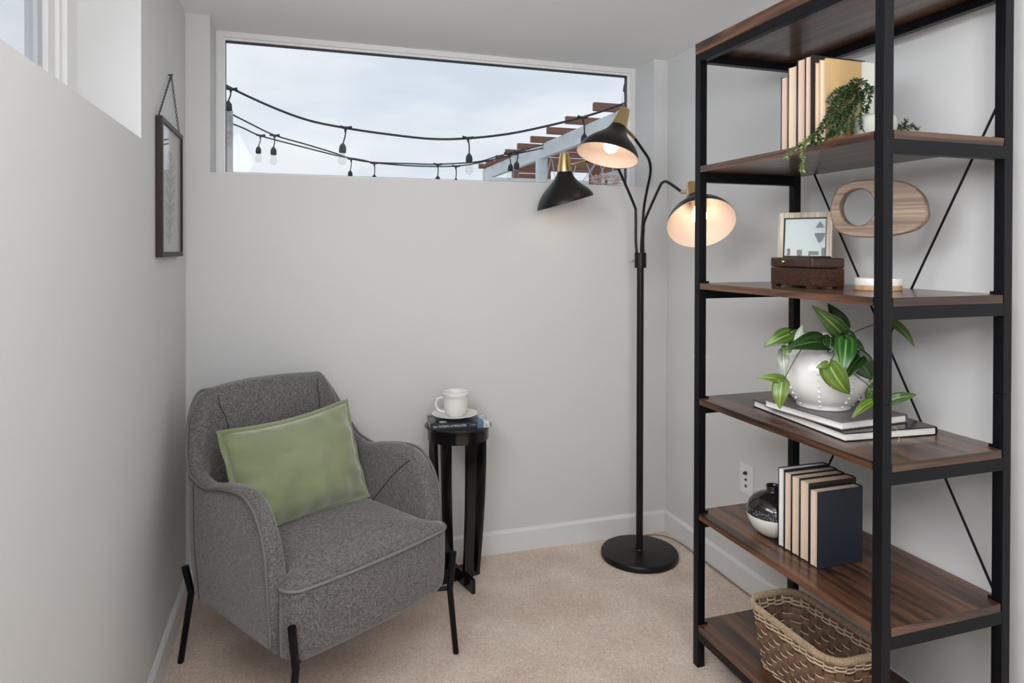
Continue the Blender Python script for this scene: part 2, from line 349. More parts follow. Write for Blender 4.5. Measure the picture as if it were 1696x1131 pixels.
# ---------------------------------------------------------------- armchair (local x to its left side seen from the front, -y forward)
CH = (0.0725, 2.4935, 0.0); CHR = 0.5541
chair = thing('armchair', 'grey tweed barrel armchair with piped edges on slim black metal legs', 'armchair', CH, CHR)
HW, BK, FR, RC, TH = 0.346, 0.355, 0.264, 0.140, 0.060
SHX = -0.006
def shell_path():
    """stations (x, f, outward normal, top height, corner parameter) from the front of one arm round the back to the other"""
    st = []
    def arm_h(f):
        h = 0.695 + 0.018 * sst((f + 0.1) / 0.25)
        h -= 0.02 * math.exp(-((f + 0.13) / 0.07) ** 2)
        k = (f - (FR - 0.17)) / 0.17
        if k > 0: h = 0.50 + (h - 0.50) * math.sqrt(max(0, 1 - k ** 2.2))
        return h
    fs = [FR - 0.0005, FR - 0.002, FR - 0.006, FR - 0.013, FR - 0.023, FR - 0.036, FR - 0.053, FR - 0.075, FR - 0.10, FR - 0.13, FR - 0.17]
    f = FR - 0.21
    while f > -BK + RC + 0.01: fs.append(f); f -= 0.035
    side = [(-HW, f, Vector((-1, 0, 0)), arm_h(f)) for f in fs]
    base_h = arm_h(-BK + RC)
    def corner(sign):
        out = []
        for i in range(0, 15):
            a = i / 14 * PI / 2
            n = Vector((-math.cos(a), -math.sin(a), 0))
            x = -HW + RC + n.x * RC; f = -BK + RC + n.y * RC
            h = base_h + (0.945 - base_h) * sst((i / 14) * 1.12 + 0.02)
            out.append((x, f, n, h))
        return out
    left = side + corner(-1)
    back = []
    nb = 8; x0 = -HW + RC
    for i in range(1, nb):
        x = x0 + (-2 * x0) * i / nb
        back.append((x, -BK, Vector((0, -1, 0)), 0.945 + 0.014 * (1 - (x / x0) ** 2)))
    right = [(-x, f, Vector((-n.x, n.y, 0)), h) for x, f, n, h in reversed(left)]
    return left + back + right
ST = shell_path()
def taper(z): return 0.955 + 0.045 * sst((z - 0.22) / 0.30)
def P3(x, f, z, lean=True):
    k = taper(z); 
    ff = f * (k if f < 0 else 1.0)
    if lean and f < -0.15 and z > 0.5: ff += -(0.030) * ((z - 0.5) / 0.45) * sst((-f - 0.15) / 0.2)
    return Vector((x * (k if lean else 1) + SHX, -ff, z))
ZB = 0.262
def section(x, f, n, h):
    T = TH + 0.02 * (1 if abs(x) < 0.2 and f < 0 else 0)
    pts = []
    zs = [ZB + 0.012, ZB + 0.05, ZB + 0.12]; 
    pts.append((0.012, ZB))
    for k in range(0, 7): pts.append((0, ZB + 0.014 + (h - 0.022 - ZB - 0.014) * k / 6))
    pts += [(0.004, h - 0.009), (0.016, h - 0.001), (T * 0.45, h + 0.006), (T * 0.72, h + 0.003), (T * 0.92, h - 0.010), (T, h - 0.028)]
    zi = 0.40
    for k in range(1, 5): pts.append((T + (0.010 * math.sin(PI * k / 5)), h - 0.028 + (zi - h + 0.028) * k / 4))
    pts.append((T * 0.6, ZB + 0.02))
    return [P3(x - n.x * d, f - n.y * d, z) for d, z in pts]
loops = [section(*s) for s in ST]
# rounded fronts: pull one extra inset station forward at each end
def front_cap(s):
    x, f, n, h = s; L = section(x, f, n, h); cx = sum((p.x for p in L)) / len(L)
    cz = (ZB + h) / 2
    return [Vector((cx + (p.x - cx) * 0.72, p.y - 0.012, cz + (p.z - cz) * 0.96)) for p in L]
loops = [front_cap(ST[0])] + loops + [front_cap(ST[-1])]
bm = NB(); rings(bm, loops)
link('shell', bm, GREY, chair, True)
# piping along the outer top edge and down the fronts
edge = []
for x, f, n, h in ST: edge.append(P3(x + n.x * 0.002, f + n.y * 0.002, h - 0.006))
e0 = [P3(-HW - 0.001, FR, z) for z in (ZB + 0.02, 0.33, 0.40, 0.46)]
e1 = [Vector((2 * SHX - p.x, p.y, p.z)) for p in reversed(e0)]
tube(bm := NB(), smooth_path(e0 + edge[1:-1] + e1, 2), 0.0052, 8); link('piping', bm, PIPE, chair, True)
# seams stitched into the inside of the back and the arms
def inner_pt(x, f, n, h, z):
    T = TH + 0.02 * (1 if abs(x) < 0.2 and f < 0 else 0); h2 = h
    t = (h - 0.028 - z) / max(1e-4, (h - 0.028 - 0.40)); d = T + 0.010 * math.sin(PI * min(1, max(0, t)) * 0.8) - 0.0005
    if z > h - 0.028: 
        u = (z - (h - 0.028)) / 0.034; d = T * (1 - 0.55 * sst(u))
    return P3(x - n.x * (d + 0.0014), f - n.y * (d + 0.0014), z)
def seam(k_from, k_to, z_from, z_to, dz=0):
    pts = []
    for i in range(13):
        q = i / 12; k = k_from + (k_to - k_from) * q; a = ST[int(k)]; b = ST[min(int(k) + 1, len(ST) - 1)]; fr = k - int(k)
        s = [a[j] + (b[j] - a[j]) * fr for j in range(4)]
        z = z_from(s[3]) + (z_to - z_from(s[3])) * q ** 1.1
        pts.append(inner_pt(s[0], s[1], s[2], s[3], z))
    tube(bm := NB(), smooth_path(pts, 2), 0.0016, 6); link('seam', bm, SEAM, chair, True)
nS = len(ST); mid = (nS - 1) / 2
seam(mid - 4.2, mid - 2.6, lambda h: h + 0.004, 0.50); seam(mid + 4.2, mid + 2.6, lambda h: h + 0.004, 0.50)
seam(nS - 8, nS - 15, lambda h: h + 0.003, 0.47); seam(7, 14, lambda h: h + 0.003, 0.47)
tube(bm := NB(), [P3(-HW + 0.0006 + 0.0, -BK + RC + 0.01, z) + Vector((-0.0008, 0, 0)) for z in (ZB + 0.01, 0.35, 0.45, 0.55, 0.66)], 0.0014, 6); link('seam', bm, SEAM, chair, True)
# seat cushion with a front lip that wraps the arms
def seat_outline():
    o = []
    o.append((-0.262, 0.285))
    a = [(-0.325, 0.297)]
    R = 0.060; FX, FY = 0.322, 0.343
    pts = [(-0.290, -0.27), (-0.290, 0.0), (-0.288, 0.20), (-0.285, 0.250), (-0.290, 0.266), (-0.305, 0.270)]
    for i in range(7):
        q = PI - i / 6 * PI / 2
        pts.append((-FX + R + R * math.cos(q), FY - R + R * math.sin(q) * 1.0 if True else 0))
    n = 9
    for i in range(1, n): 
        x = -FX + R + (2 * FX - 2 * R) * i / n
        pts.append((x, FY + 0.012 * (1 - (x / (FX - R)) ** 2)))
    rp = [(-x, f) for x, f in reversed(pts[:13])]
    return pts + rp
SO = seat_outline(); bm = NB(); loops = []
for sc_, z in ((0.90, 0.240), (0.955, 0.243), (0.980, 0.255), (0.99, 0.275), (1.0, 0.34), (1.0, 0.446), (0.996, 0.457), (0.985, 0.4665), (0.955, 0.474), (0.88, 0.482), (0.7, 0.490), (0.4, 0.496), (0.12, 0.498)):
    l = []
    for x, f in SO:
        d = (1 - sc_); x = x if sc_ > 0.97 else max(-0.291, min(0.291, x)) if sc_ < 0.9 else max(-0.305, min(0.305, x)); l.append(Vector((x * (1 - d), -(0.02 + (f - 0.02) * (1 - d)), z)))
    loops.append(l)
rings(bm, loops); link('seat', bm, GREY, chair, True)
pp = [Vector((x * 1.002, -(f + 0.002 if f > 0.25 else f), 0.4595)) for x, f in SO[5:-5]]
tube(bm := NB(), smooth_path(pp, 2), 0.0052, 8); link('piping', bm, mat('light_grey_piping', (0.20, 0.195, 0.19), 0.9, bump=0.3, bscale=(600, 600, 600)), chair, True)
# metal legs: the top of each lies against the body, the lower half splays to the floor
def leg(sx, top, knee, foot):
    bm = NB(); tube(bm, smooth_path([top, top + (knee - top) * 0.5, knee - (knee - top).normalized() * 0.004, knee + (foot - knee).normalized() * 0.004, knee + (foot - knee) * 0.5, foot], 2), 0.0125, 12, 0.0105)
    link('leg', bm, BLACK_METAL, chair, 'auto')
for sx in (-1, 1):
    leg(sx, Vector((sx * 0.322, -0.350, 0.372)), Vector((sx * 0.308, -0.348, 0.242)), Vector((sx * 0.337, -0.350, 0.0)))
    leg(sx, Vector((sx * 0.324 - 0.008, 0.318, 0.345)), Vector((sx * 0.308 - 0.008, 0.306, 0.252)), Vector((sx * 0.337, 0.343, 0.0)))
    tube(bm := NB(), [(sx * 0.306, -0.343, 0.245), (sx * 0.26, -0.30, 0.240), (sx * 0.255, 0.25, 0.245), (sx * 0.296, 0.288, 0.252)], 0.008, 8); link('under_rail', bm, BLACK_METAL, chair, 'auto')

# ---------------------------------------------------------------- green pillow leaning in the chair
pil = thing('pillow', 'sage green velvet lumbar pillow with flanged edge leaning in the grey armchair', 'pillow', CH, CHR)
PO = Vector((-0.012, 0.115, 0.661)); ex = Vector((0.985, 0.03, 0.035)).normalized(); ez = Vector((-0.02, 0.31, 0.95)).normalized()
ey = ex.cross(ez).normalized(); ez = ey.cross(ex) * -1 if ey.cross(ex).z < 0 else ey.cross(ex)
def pillow_surf(u, v, side):
    W, H_ = 0.262, 0.184
    pin = 1 - 0.05 * (1 - u * u) * 0 
    x = u * W * (1 - 0.060 * (1 - v * v)) ; z = v * H_ * (1 - 0.115 * (1 - u * u) * (1 if v > 0 else 0.6))
    a = max(0, 1 - abs(u) ** 3.2); b = max(0, 1 - abs(v) ** 2.6)
    t = 0.088 * (a ** 0.62) * (b ** 0.62)
    wr = 0.0
    cr_ = abs(u) ** 2 * abs(v) ** 2
    wr += 0.006 * math.sin(26 * (abs(u) - abs(v)) + 4 * math.atan2(v, u)) * cr_ * 1.6
    wr += 0.010 * math.exp(-((u - 0.25) / 0.05) ** 2) * max(0, -v - 0.1) * -1
    wr += 0.008 * math.exp(-((u - 0.36 + 0.1 * v) / 0.05) ** 2) * max(0, -v - 0.1)
    wr += 0.018 * noise.noise(Vector((u * 2.0, v * 2.0, side * 3.1))) + 0.006 * noise.noise(Vector((u * 5.0, v * 4.0, side * 1.7)))
    eu = max(0, abs(u) - 0.55) / 0.45; ev = max(0, abs(v) - 0.45) / 0.55
    wr += 0.0090 * eu * math.sin(v * 15 + 2 * u) + 0.0085 * ev * (1.5 if v < 0 else 0.8) * math.sin(u * 17 + 1.3 * v)
    return x, z, side * (t + wr * (t / 0.088) ** 0.5)
bm = NB(); N1, N2 = 44, 30
for side in (1, -1):
    g = [[bm.verts.new(PO + ex * p[0] + ez * p[1] + ey * p[2]) for p in (pillow_surf(-1 + 2 * i / N1, -1 + 2 * j / N2, side) for j in range(N2 + 1))] for i in range(N1 + 1)]
    for i in range(N1):
        for j in range(N2): bm.faces.new((g[i][j], g[i + 1][j], g[i + 1][j + 1], g[i][j + 1]))
bmesh.ops.remove_doubles(bm, verts=bm.verts[:], dist=2e-4)
link('cover', bm, GREEN, pil, True)
# flange: a flat double edge all round
per = []
NP = 96
for i in range(NP):
    q = i / NP * 4; s_ = int(q); r_ = q - s_; u, v = [(-1 + 2 * r_, -1), (1, -1 + 2 * r_), (1 - 2 * r_, 1), (-1, 1 - 2 * r_)][s_]
    x, z, _ = pillow_surf(u, v, 1); per.append((x, z, u, v, i))
bm = NB(); loops = []
for off, th in ((-0.005, 0.003), (0.0, 0.0022), (0.004, 0.0050), (0.009, 0.0058), (0.013, 0.0040), (0.0145, 0.0)):
    loops.append([(PO, x, z, u, v, i, off, th) for x, z, u, v, i in per])
def fl(e, sgn):
    PO_, x, z, u, v, i, off, th = e; d = Vector((u if abs(u) > 0.999 else u * 0.0, v if abs(v) > 0.999 else 0)); 
    cu = abs(u) ** 8; cv = abs(v) ** 8
    dx = math.copysign(cu, u); dz = math.copysign(cv, v); n_ = math.hypot(dx, dz) or 1; k = 1.25 if n_ > 1.2 else 1
    wav = 0.004 * math.sin(i * 0.9) + 0.003 * math.sin(i * 0.37 + 1)
    return PO_ + ex * (x + dx / n_ * off * k) + ez * (z + dz / n_ * off * k) + ey * (sgn * th + wav * max(0, off) / 0.015)
sec = [[fl(e, 1) for e in l] for l in loops] + [[fl(e, -1) for e in l] for l in reversed(loops[:-1])]
sec = [list(t_) for t_ in zip(*sec)]; sec.append(sec[0])
rings(bm, sec, True, False, False); bmesh.ops.remove_doubles(bm, verts=bm.verts[:], dist=1e-6)
link('flange', bm, GREEN, pil, True)

# ---------------------------------------------------------------- side table
TX, TY, TZ = 0.672, 2.900, 0.690
tab = thing('side_table', 'tall narrow glossy black side table with round top and curved slat legs', 'side table', (TX, TY, 0), -0.3073)
lathe(bm := NB(), [(0, TZ - 0.022), (0.128, TZ - 0.022), (0.136, TZ - 0.020), (0.137, TZ - 0.012), (0.143, TZ - 0.010), (0.1465, TZ - 0.006), (0.1465, TZ - 0.002), (0.144, TZ), (0, TZ)], 56)
bmesh.ops.remove_doubles(bm, verts=bm.verts[:], dist=1e-6); link('table_top', bm, TABLE_BLACK, tab, 'auto')
lathe(bm := NB(), [(0.126, TZ - 0.021), (0.135, TZ - 0.021), (0.134, TZ - 0.060), (0.126, TZ - 0.060), (0.126, TZ - 0.021)], 56); link('apron', bm, TABLE_BLACK, tab, 'auto')
for a0 in (32, 122, 212, 302):
    loops = []
    for i in range(17):
        q = i / 16; z = TZ - 0.055 - q * (TZ - 0.055 - 0.02)
        r = 0.120 - 0.030 * q ** 1.6; tw = math.radians(a0 + 14 * math.sin(PI * q)); wdt = 0.026 * (1 - 0.15 * q)
        rd = Vector((math.cos(tw), math.sin(tw), 0)); tg = Vector((-rd.y, rd.x, 0)); c = Vector((math.cos(math.radians(a0)), math.sin(math.radians(a0)), 0)) * r
        loops.append([c + rd * dx + tg * dy + Vector((0, 0, z)) for dx, dy in ((-0.008, -wdt), (0.008, -wdt), (0.008, wdt), (-0.008, wdt))])
    rings(bm := NB(), loops); link('leg', bm, TABLE_BLACK, tab, 'auto')
for a0 in (32, 122):
    M = Matrix.Rotation(math.radians(a0), 4, 'Z')
    h_ = 0.108 if a0 == 32 else 0.146
    box(bm := NB(), (-h_, -0.008, 0.0), (h_, 0.008, 0.060 if a0 == 32 else 0.0599), 0.001, 1, M); link('foot_rail', bm, TABLE_BLACK, tab, 'auto')

# paperback on the table: spine towards the camera, cover up
def text_mesh(name, body, size, m, parent, M, extrude=0.0002, align='CENTER'):
    c = bpy.data.curves.new(name, 'FONT'); c.body = body; c.size = size; c.extrude = extrude; c.align_x = align; c.align_y = 'CENTER'; c.resolution_u = 2
    o = bpy.data.objects.new(name, c); COL.objects.link(o); bpy.context.view_layer.update()
    me = bpy.data.meshes.new_from_object(o.evaluated_get(bpy.context.evaluated_depsgraph_get())); COL.objects.unlink(o); bpy.data.objects.remove(o)
    me.transform(M); return link_mesh(name, me, m, parent)
def make_book(name, label, cat, W, T, H, cover, pages, parent_loc, rot, group=None, round_=0.0, over=0.003, ct=0.002, spine_round=True):
    """local x from the fore-edge (0) to the spine (W), y thickness (0..T), z height"""
    t = thing(name, label, cat, parent_loc, 0, group, rot)
    bm = NB()
    box(bm, (0, 0, 0), (W, ct, H), 0.0006, 1); box(bm, (0, T - ct, 0), (W, T, H), 0.0006, 1)
    # spine: gently rounded
    loops = []
    for z in (0.0, H):
        l = []
        for i in range(7):
            q = i / 6; b = 0.003 * math.sin(PI * q) if spine_round else 0
            l.append(Vector((W + b, T * q, z)))
        for i in range(6, -1, -1):
            q = i / 6; b = 0.003 * math.sin(PI * q) if spine_round else 0
            l.append(Vector((W - ct + b, T * q, z)))
        loops.append(l)
    rings(bm, loops); link('cover', bm, cover, t, 'auto')
    bm = NB(); loops = []
    for z in (over, H - over):
        l = []
        for i in range(9):
            q = i / 8; l.append(Vector((over + 0.0022 * math.sin(PI * q), ct + (T - 2 * ct) * q, z)))
        l += [Vector((W - ct, T - ct, z)), Vector((W - ct, ct, z))]
        loops.append(l)
    rings(bm, loops); link('pages', bm, pages, t, 'auto')
    return t
NAVY = mat('dark_navy_cover', (0.012, 0.018, 0.035), 0.3)
bk_w, bk_t, bk_h = 0.150, 0.028, 0.235
# lies flat: thickness up, spine along local -y side of the table
bt = thing('paperback_book', 'navy paperback with white spine title lying on the black side table', 'book', (0.668, 2.893, TZ), math.radians(-5.0))
box(bm := NB(), (-0.128, -0.082, 0.0), (0.128, 0.072, 0.0012)); box(bm, (-0.128, -0.082, 0.0265), (0.128, 0.072, 0.0278)); box(bm, (-0.128, -0.0835, 0.0), (0.128, -0.082, 0.0278), 0.0005, 1)
link('cover', bm, NAVY, bt, 'auto')
box(bm := NB(), (-0.1265, -0.082, 0.0012), (0.1265, 0.071, 0.0265)); link('pages', bm, PAGES_TAN, bt)
WHT = mat('white_print', (0.75, 0.77, 0.78), 0.5)
Mx = Matrix.Rotation(PI / 2, 4, 'X')
text_mesh('spine_title', 'the OCEAN of MINUTES', 0.0135, WHT, bt, Matrix.Translation((-0.045, -0.0838, 0.0145)) @ Mx)
text_mesh('spine_author', 'THEA', 0.011, mat('grey_print', (0.3, 0.33, 0.36), 0.5), bt, Matrix.Translation((0.055, -0.0838, 0.0145)) @ Mx)
SEA = mat('blue_cover_art', (0.05, 0.10, 0.18), 0.35, color2=(0.12, 0.22, 0.33), vscale=(60, 60, 60))
CLOUD = mat('pale_cover_art', (0.25, 0.30, 0.33), 0.35, color2=(0.78, 0.77, 0.74), vscale=(45, 60, 60), vdetail=5)
box(bm := NB(), (0.074, -0.0840, 0.0004), (0.101, -0.0834, 0.0274)); box(bm, (0.060, -0.0834, 0.0277), (0.101, -0.040, 0.0280)); link('sea_print', bm, SEA, bt)
box(bm := NB(), (0.101, -0.0840, 0.0004), (0.1282, -0.0834, 0.0274)); box(bm, (0.090, -0.040, 0.0277), (0.128, 0.072, 0.0281)); box(bm, (0.101, -0.0834, 0.0277), (0.128, -0.040, 0.0281)); link('cloud_print', bm, CLOUD, bt)
lathe(bm := NB(), [(0, 0.0277), (0.016, 0.0277), (0.016, 0.0281), (0, 0.0281)], 24, Matrix.Translation((-0.072, -0.058, 0))); bmesh.ops.remove_doubles(bm, verts=bm.verts[:], dist=1e-6); link('round_sticker', bm, WHT, bt)
for k in range(3):
    box(bm := NB(), (-0.118 + 0.0065 * k, -0.055, 0.0277), (-0.1165 + 0.0065 * k, 0.02, 0.0281)); link('printed_line', bm, WHT, bt)

sx_, sy_, sz_ = 0.658, 2.905, TZ + 0.0282
sau = thing('saucer', 'white ceramic saucer under the cup on the paperback', 'saucer', (sx_, sy_, sz_))
lathe(bm := NB(), [(0, 0.003), (0.040, 0.003), (0.042, 0.0), (0.047, 0.0), (0.050, 0.004), (0.075, 0.010), (0.098, 0.0175), (0.1015, 0.0185), (0.102, 0.0205), (0.099, 0.0205), (0.078, 0.0145), (0.050, 0.0085), (0.036, 0.0075), (0, 0.0075)], 64)
bmesh.ops.remove_doubles(bm, verts=bm.verts[:], dist=1e-6); link('dish', bm, CERAMIC, sau, True)
cup = thing('coffee_cup', 'white ceramic coffee cup with round handle standing on the saucer', 'cup', (sx_ + 0.004, sy_, sz_ + 0.0078))
pr_ = [(0, 0.001), (0.028, 0.001), (0.030, 0.0), (0.034, 0.0), (0.036, 0.004), (0.043, 0.012), (0.0495, 0.026), (0.053, 0.045), (0.0545, 0.072), (0.0545, 0.082), (0.0565, 0.085), (0.0595, 0.090), (0.0600, 0.100), (0.0585, 0.1045), (0.0555, 0.1045), (0.0525, 0.098), (0.0505, 0.075), (0.048, 0.040), (0.040, 0.018), (0.025, 0.010), (0, 0.009)]
lathe(bm := NB(), [(r * 1.0, z * 1.02) for r, z in pr_], 56); bmesh.ops.remove_doubles(bm, verts=bm.verts[:], dist=1e-6); link('cup_body', bm, CERAMIC, cup, True)
hd = Vector((-0.97, 0.0, 0)).normalized(); hd = Vector((-math.cos(0.28), math.sin(0.28) , 0))
hp = [hd * a + Vector((0, 0, z)) for a, z in ((0.050, 0.074), (0.064, 0.079), (0.080, 0.073), (0.0875, 0.056), (0.084, 0.036), (0.070, 0.021), (0.054, 0.017), (0.043, 0.018))]
tube(bm := NB(), smooth_path(hp, 5), 0.0052, 12); link('handle', bm, CERAMIC, cup, True)

# ---------------------------------------------------------------- floor lamp with three shades
lamp = thing('floor_lamp', 'black three-arm floor lamp with brass sockets and lit cream-lined shades', 'floor lamp', (1.548, 2.868, 0))
LX, LY = 1.548, 2.868
def LP(p): return Vector(p) - Vector((LX, LY, 0))
lathe(bm := NB(), [(0, 0.0), (0.176, 0.0), (0.181, 0.003), (0.182, 0.010), (0.181, 0.024), (0.177, 0.0285), (0.168, 0.030), (0.05, 0.032), (0.022, 0.034), (0.019, 0.040), (0, 0.040)], 72)
bmesh.ops.remove_doubles(bm, verts=bm.verts[:], dist=1e-6); link('base', bm, LAMP_BLACK, lamp, 'auto')
tube(bm := NB(), [(0, 0, 0.035), (0, 0, 1.39)], 0.0165, 20); link('pole', bm, LAMP_BLACK, lamp, 'auto')
tube(bm := NB(), [(0, 0, 1.372), (0, 0, 1.444)], 0.028, 24); link('collar', bm, LAMP_BLACK, lamp, 'auto')
kd = (-Rv * 1.0 - Fv * 0.3).normalized(); kd.z = 0
bm = NB(); tube(bm, [kd * 0.026 + Vector((0, 0, 1.405)), kd * 0.040 + Vector((0, 0, 1.405))], 0.0035, 8); sphere(bm, kd * 0.044 + Vector((0, 0, 1.405)), 0.0075, 12); link('switch_knob', bm, mat('polished_nickel', (0.6, 0.58, 0.55), 0.2, 1.0), lamp, True)
def shade(top, axis, ob, obdir, arm, xh, stub_from):
    """top: tip of the brass cone; axis: pointing to the opening; ob: oblique cut of the rim"""
    top = LP(top); axis = Vector(axis).normalized(); M = basis(top, axis, obdir)
    bm = NB(); lathe(bm, [(0, 0), (0.017, 0.0), (0.0205, 0.002), (0.0215, 0.006), (0.034, 0.082), (0.0345, 0.086), (0.030, 0.086), (0.020, 0.075)], 32, M)
    bmesh.ops.remove_doubles(bm, verts=bm.verts[:], dist=1e-6); link('brass_neck', bm, BRASS, lamp, 'auto')
    prof = [(0.0335, 0.083), (0.036, 0.093), (0.041, 0.106), (0.050, 0.120), (0.063, 0.135), (0.079, 0.150), (0.095, 0.165), (0.109, 0.181), (0.119, 0.196), (0.1258, 0.210), (0.1290, 0.221), (0.130, 0.228)]
    def obl(p, a, r, z, k):
        t_ = max(0, (z - 0.10) / 0.128); return Vector((p.x * (1 + 0.0 * t_), p.y, p.z + ob * p.x * t_ ** 1.2))
    lathe(bm := NB(), prof, 64, M, obl); outer = link('shade', bm, LAMP_BLACK, lamp, True)
    inn = [(max(r - 0.0018, 0.001), z) for r, z in prof]
    lathe(bm := NB(), inn, 64, M, obl); link('shade_lining', bm, SHADE_IN, lamp, True)
    loops = []
    bm = NB(); lathe(bm, [(0.1298, 0.2275), (0.1306, 0.2285), (0.1300, 0.2300), (0.1282, 0.2290), (0.1282, 0.2270)], 64, M, obl); link('shade_rim', bm, SHADE_IN if xh else LAMP_BLACK, lamp, True)
    c = M @ Vector((0, 0, 0.172))
    tube(bm := NB(), [M @ Vector((0, 0, 0.07)), M @ Vector((0, 0, 0.142))], 0.017, 16); link('socket', bm, mat('cream_socket', (0.7, 0.62, 0.52), 0.5), lamp, 'auto')
    bl = lathe(NB(), [(0.0, 0.212), (0.012, 0.2105), (0.022, 0.205), (0.0285, 0.196), (0.0305, 0.184), (0.028, 0.171), (0.021, 0.158), (0.0145, 0.146), (0.0135, 0.136)], 24, M)
    bmesh.ops.remove_doubles(bl, verts=bl.verts[:], dist=1e-6); link('bulb', bl, BULB, lamp, True)
    arm = [LP(p) for p in arm]
    tube(bm := NB(), smooth_path(arm, 6), 0.0063, 12); link('arm', bm, LAMP_BLACK, lamp, True)
    # brass joint from the arm's end to the neck
    j0 = arm[-1]; j1 = M @ Vector((0, 0, stub_from)); tube(bm := NB(), [j0 - (j1 - j0).normalized() * 0.004, j0 + (j1 - j0) * 0.97], 0.0078, 12); link('brass_joint', bm, BRASS, lamp, 'auto')
A = -Uv + Fv * 0.07 + Rv * 0.02
shade((1.166, 2.886, 1.902), A, 0.26, -Rv, [(1.530, 2.870, 1.440), (1.526, 2.873, 1.50), (1.526, 2.875, 1.63), (1.518, 2.875, 1.668), (1.450, 2.868, 1.800), (1.412, 2.862, 1.862), (1.390, 2.862, 1.882), (1.330, 2.866, 1.877), (1.262, 2.868, 1.862)], False, 0.060)
B = -Uv * 0.88 - Rv * 0.36 - Fv * 0.19
shade((1.341, 2.622, 2.062), B, 0.14, -Rv, [(1.551, 2.866, 1.440), (1.551, 2.863, 1.50), (1.553, 2.846, 1.65), (1.540, 2.790, 1.74), (1.518, 2.722, 1.806), (1.494, 2.690, 1.856), (1.450, 2.665, 1.895), (1.392, 2.640, 1.945)], True, 0.070)
Cx = -Uv * 0.66 - Fv * 0.62 - Rv * 0.01
shade((1.515, 2.385, 1.722), Cx, 0.0, -Rv, [(1.562, 2.866, 1.440), (1.560, 2.865, 1.50), (1.558, 2.858, 1.55), (1.552, 2.83, 1.600), (1.507, 2.625, 1.728), (1.502, 2.585, 1.748), (1.503, 2.545, 1.745), (1.508, 2.44, 1.694)], True, 0.050)
tube(bm := NB(), smooth_path([LP(p) for p in ((1.60, 3.03, 0.012), (1.66, 3.055, 0.006), (1.74, 3.045, 0.006), (1.790, 2.99, 0.006), (1.806, 2.90, 0.006), (1.808, 2.75, 0.006), (1.808, 2.55, 0.006), (1.808, 2.3, 0.006))], 6), 0.0028, 8)
link('power_cord', bm, mat('brown_cord', (0.26, 0.19, 0.145), 0.7), lamp, True)

# ---------------------------------------------------------------- hanging glass frame with a pressed fern on the left wall
pf = thing('hanging_picture_frame', 'narrow dark framed pressed fern hanging by a chain on the left wall', 'picture', (XL, 2.675, 1.66))
DW = mat('dark_bronze_frame', (0.030, 0.019, 0.015), 0.45, spec=0.25)
y0_, y1_, z0_, z1_ = -0.205, 0.215, -0.232, 0.236
for a, b in (((0.002, y0_, z0_), (0.022, y0_ + 0.020, z1_)), ((0.002, y1_ - 0.020, z0_), (0.022, y1_, z1_)), ((0.002, y0_ + 0.02, z0_), (0.022, y1_ - 0.02, z0_ + 0.018)), ((0.002, y0_ + 0.02, z1_ - 0.018), (0.022, y1_ - 0.02, z1_))):
    link('frame_rail', box(NB(), a, b, 0.0015), DW, pf)
link('backing', box(NB(), (0.004, y0_ + 0.02, z0_ + 0.018), (0.006, y1_ - 0.02, z1_ - 0.018)), mat('pale_green_mount', (0.50, 0.51, 0.41), 0.8), pf)
link('glass', box(NB(), (0.016, y0_ + 0.02, z0_ + 0.018), (0.018, y1_ - 0.02, z1_ - 0.018)), THIN_GLASS, pf)
FERN = mat('pressed_fern_green', (0.035, 0.045, 0.022), 0.8, color2=(0.10, 0.115, 0.06), vscale=(60, 60, 60))
bm = NB(); stem = [Vector((0.008, 0.00 + 0.02 * math.sin(q * 2.2), -0.185 + 0.33 * q)) for q in [i / 20 for i in range(21)]]
tube(bm, stem, 0.0022, 6, 0.0008)
for i in range(1, 21):
    if i % 3 == 2: continue
    q = i / 20; p = stem[i]; ln = 0.120 * (math.sin(PI * (0.12 + 0.83 * q)) ** 0.8)
    for s in (-1, 1):
        d = Vector((0, s * 0.85, 0.55)).normalized(); pts = []
        wd = 0.0052
        ring_ = [p + d * (ln * t_) + Vector((0.0006 * s, -d.z * 0, 0)) + Vector((0, 0, -0.25 * ln * t_ * t_)) + Vector((0, -d.z, d.y)) * (o_ * wd * math.sin(PI * min(1, t_ * 0.9 + 0.1)) ** 0.7) for t_, o_ in ((0, 0), (0.25, 1), (0.6, 1), (1, 0), (0.6, -1), (0.25, -1))]
        vs = [bm.verts.new(v_) for v_ in ring_]; bm.faces.new(vs)
o = link('pressed_fern', bm, FERN, pf)
so = o.modifiers.new('thick', 'SOLIDIFY'); so.thickness = 0.0006
bm = NB(); apex = Vector((0.010, 0.03, 0.424))
def chain(bm, a, b, n):
    for i in range(n):
        c = a + (b - a) * ((i + 0.5) / n); d = (b - a).normalized(); h = (b - a).length / n * 0.72
        s = Vector((1, 0, 0)) if i % 2 else d.cross(Vector((1, 0, 0))).normalized()
        tube(bm, [c + d * h * math.cos(q) + s * 0.0030 * math.sin(q) for q in [2 * PI * k / 10 for k in range(10)]], 0.0010, 5, closed=True)
chain(bm, Vector((0.010, y0_ + 0.012, z1_ + 0.006)), apex, 26); chain(bm, Vector((0.010, y1_ - 0.015, z1_ + 0.006)), apex, 26)
link('chain', bm, mat('dark_steel_chain', (0.05, 0.05, 0.05), 0.35, 0.9), pf, True)
bm = NB(); tube(bm, [(0.0, 0.03, 0.424), (0.016, 0.03, 0.426)], 0.0022, 8); link('nail', bm, BLACK_METAL, pf, 'auto')
for y in (y0_ + 0.012, y1_ - 0.015):
    tube(bm := NB(), [Vector((0.010, y + 0.005 * math.cos(q), z1_ + 0.003 + 0.005 * math.sin(q))) for q in [2 * PI * k / 12 for k in range(12)]], 0.0012, 6, closed=True); link('eye_ring', bm, BLACK_METAL, pf, True)

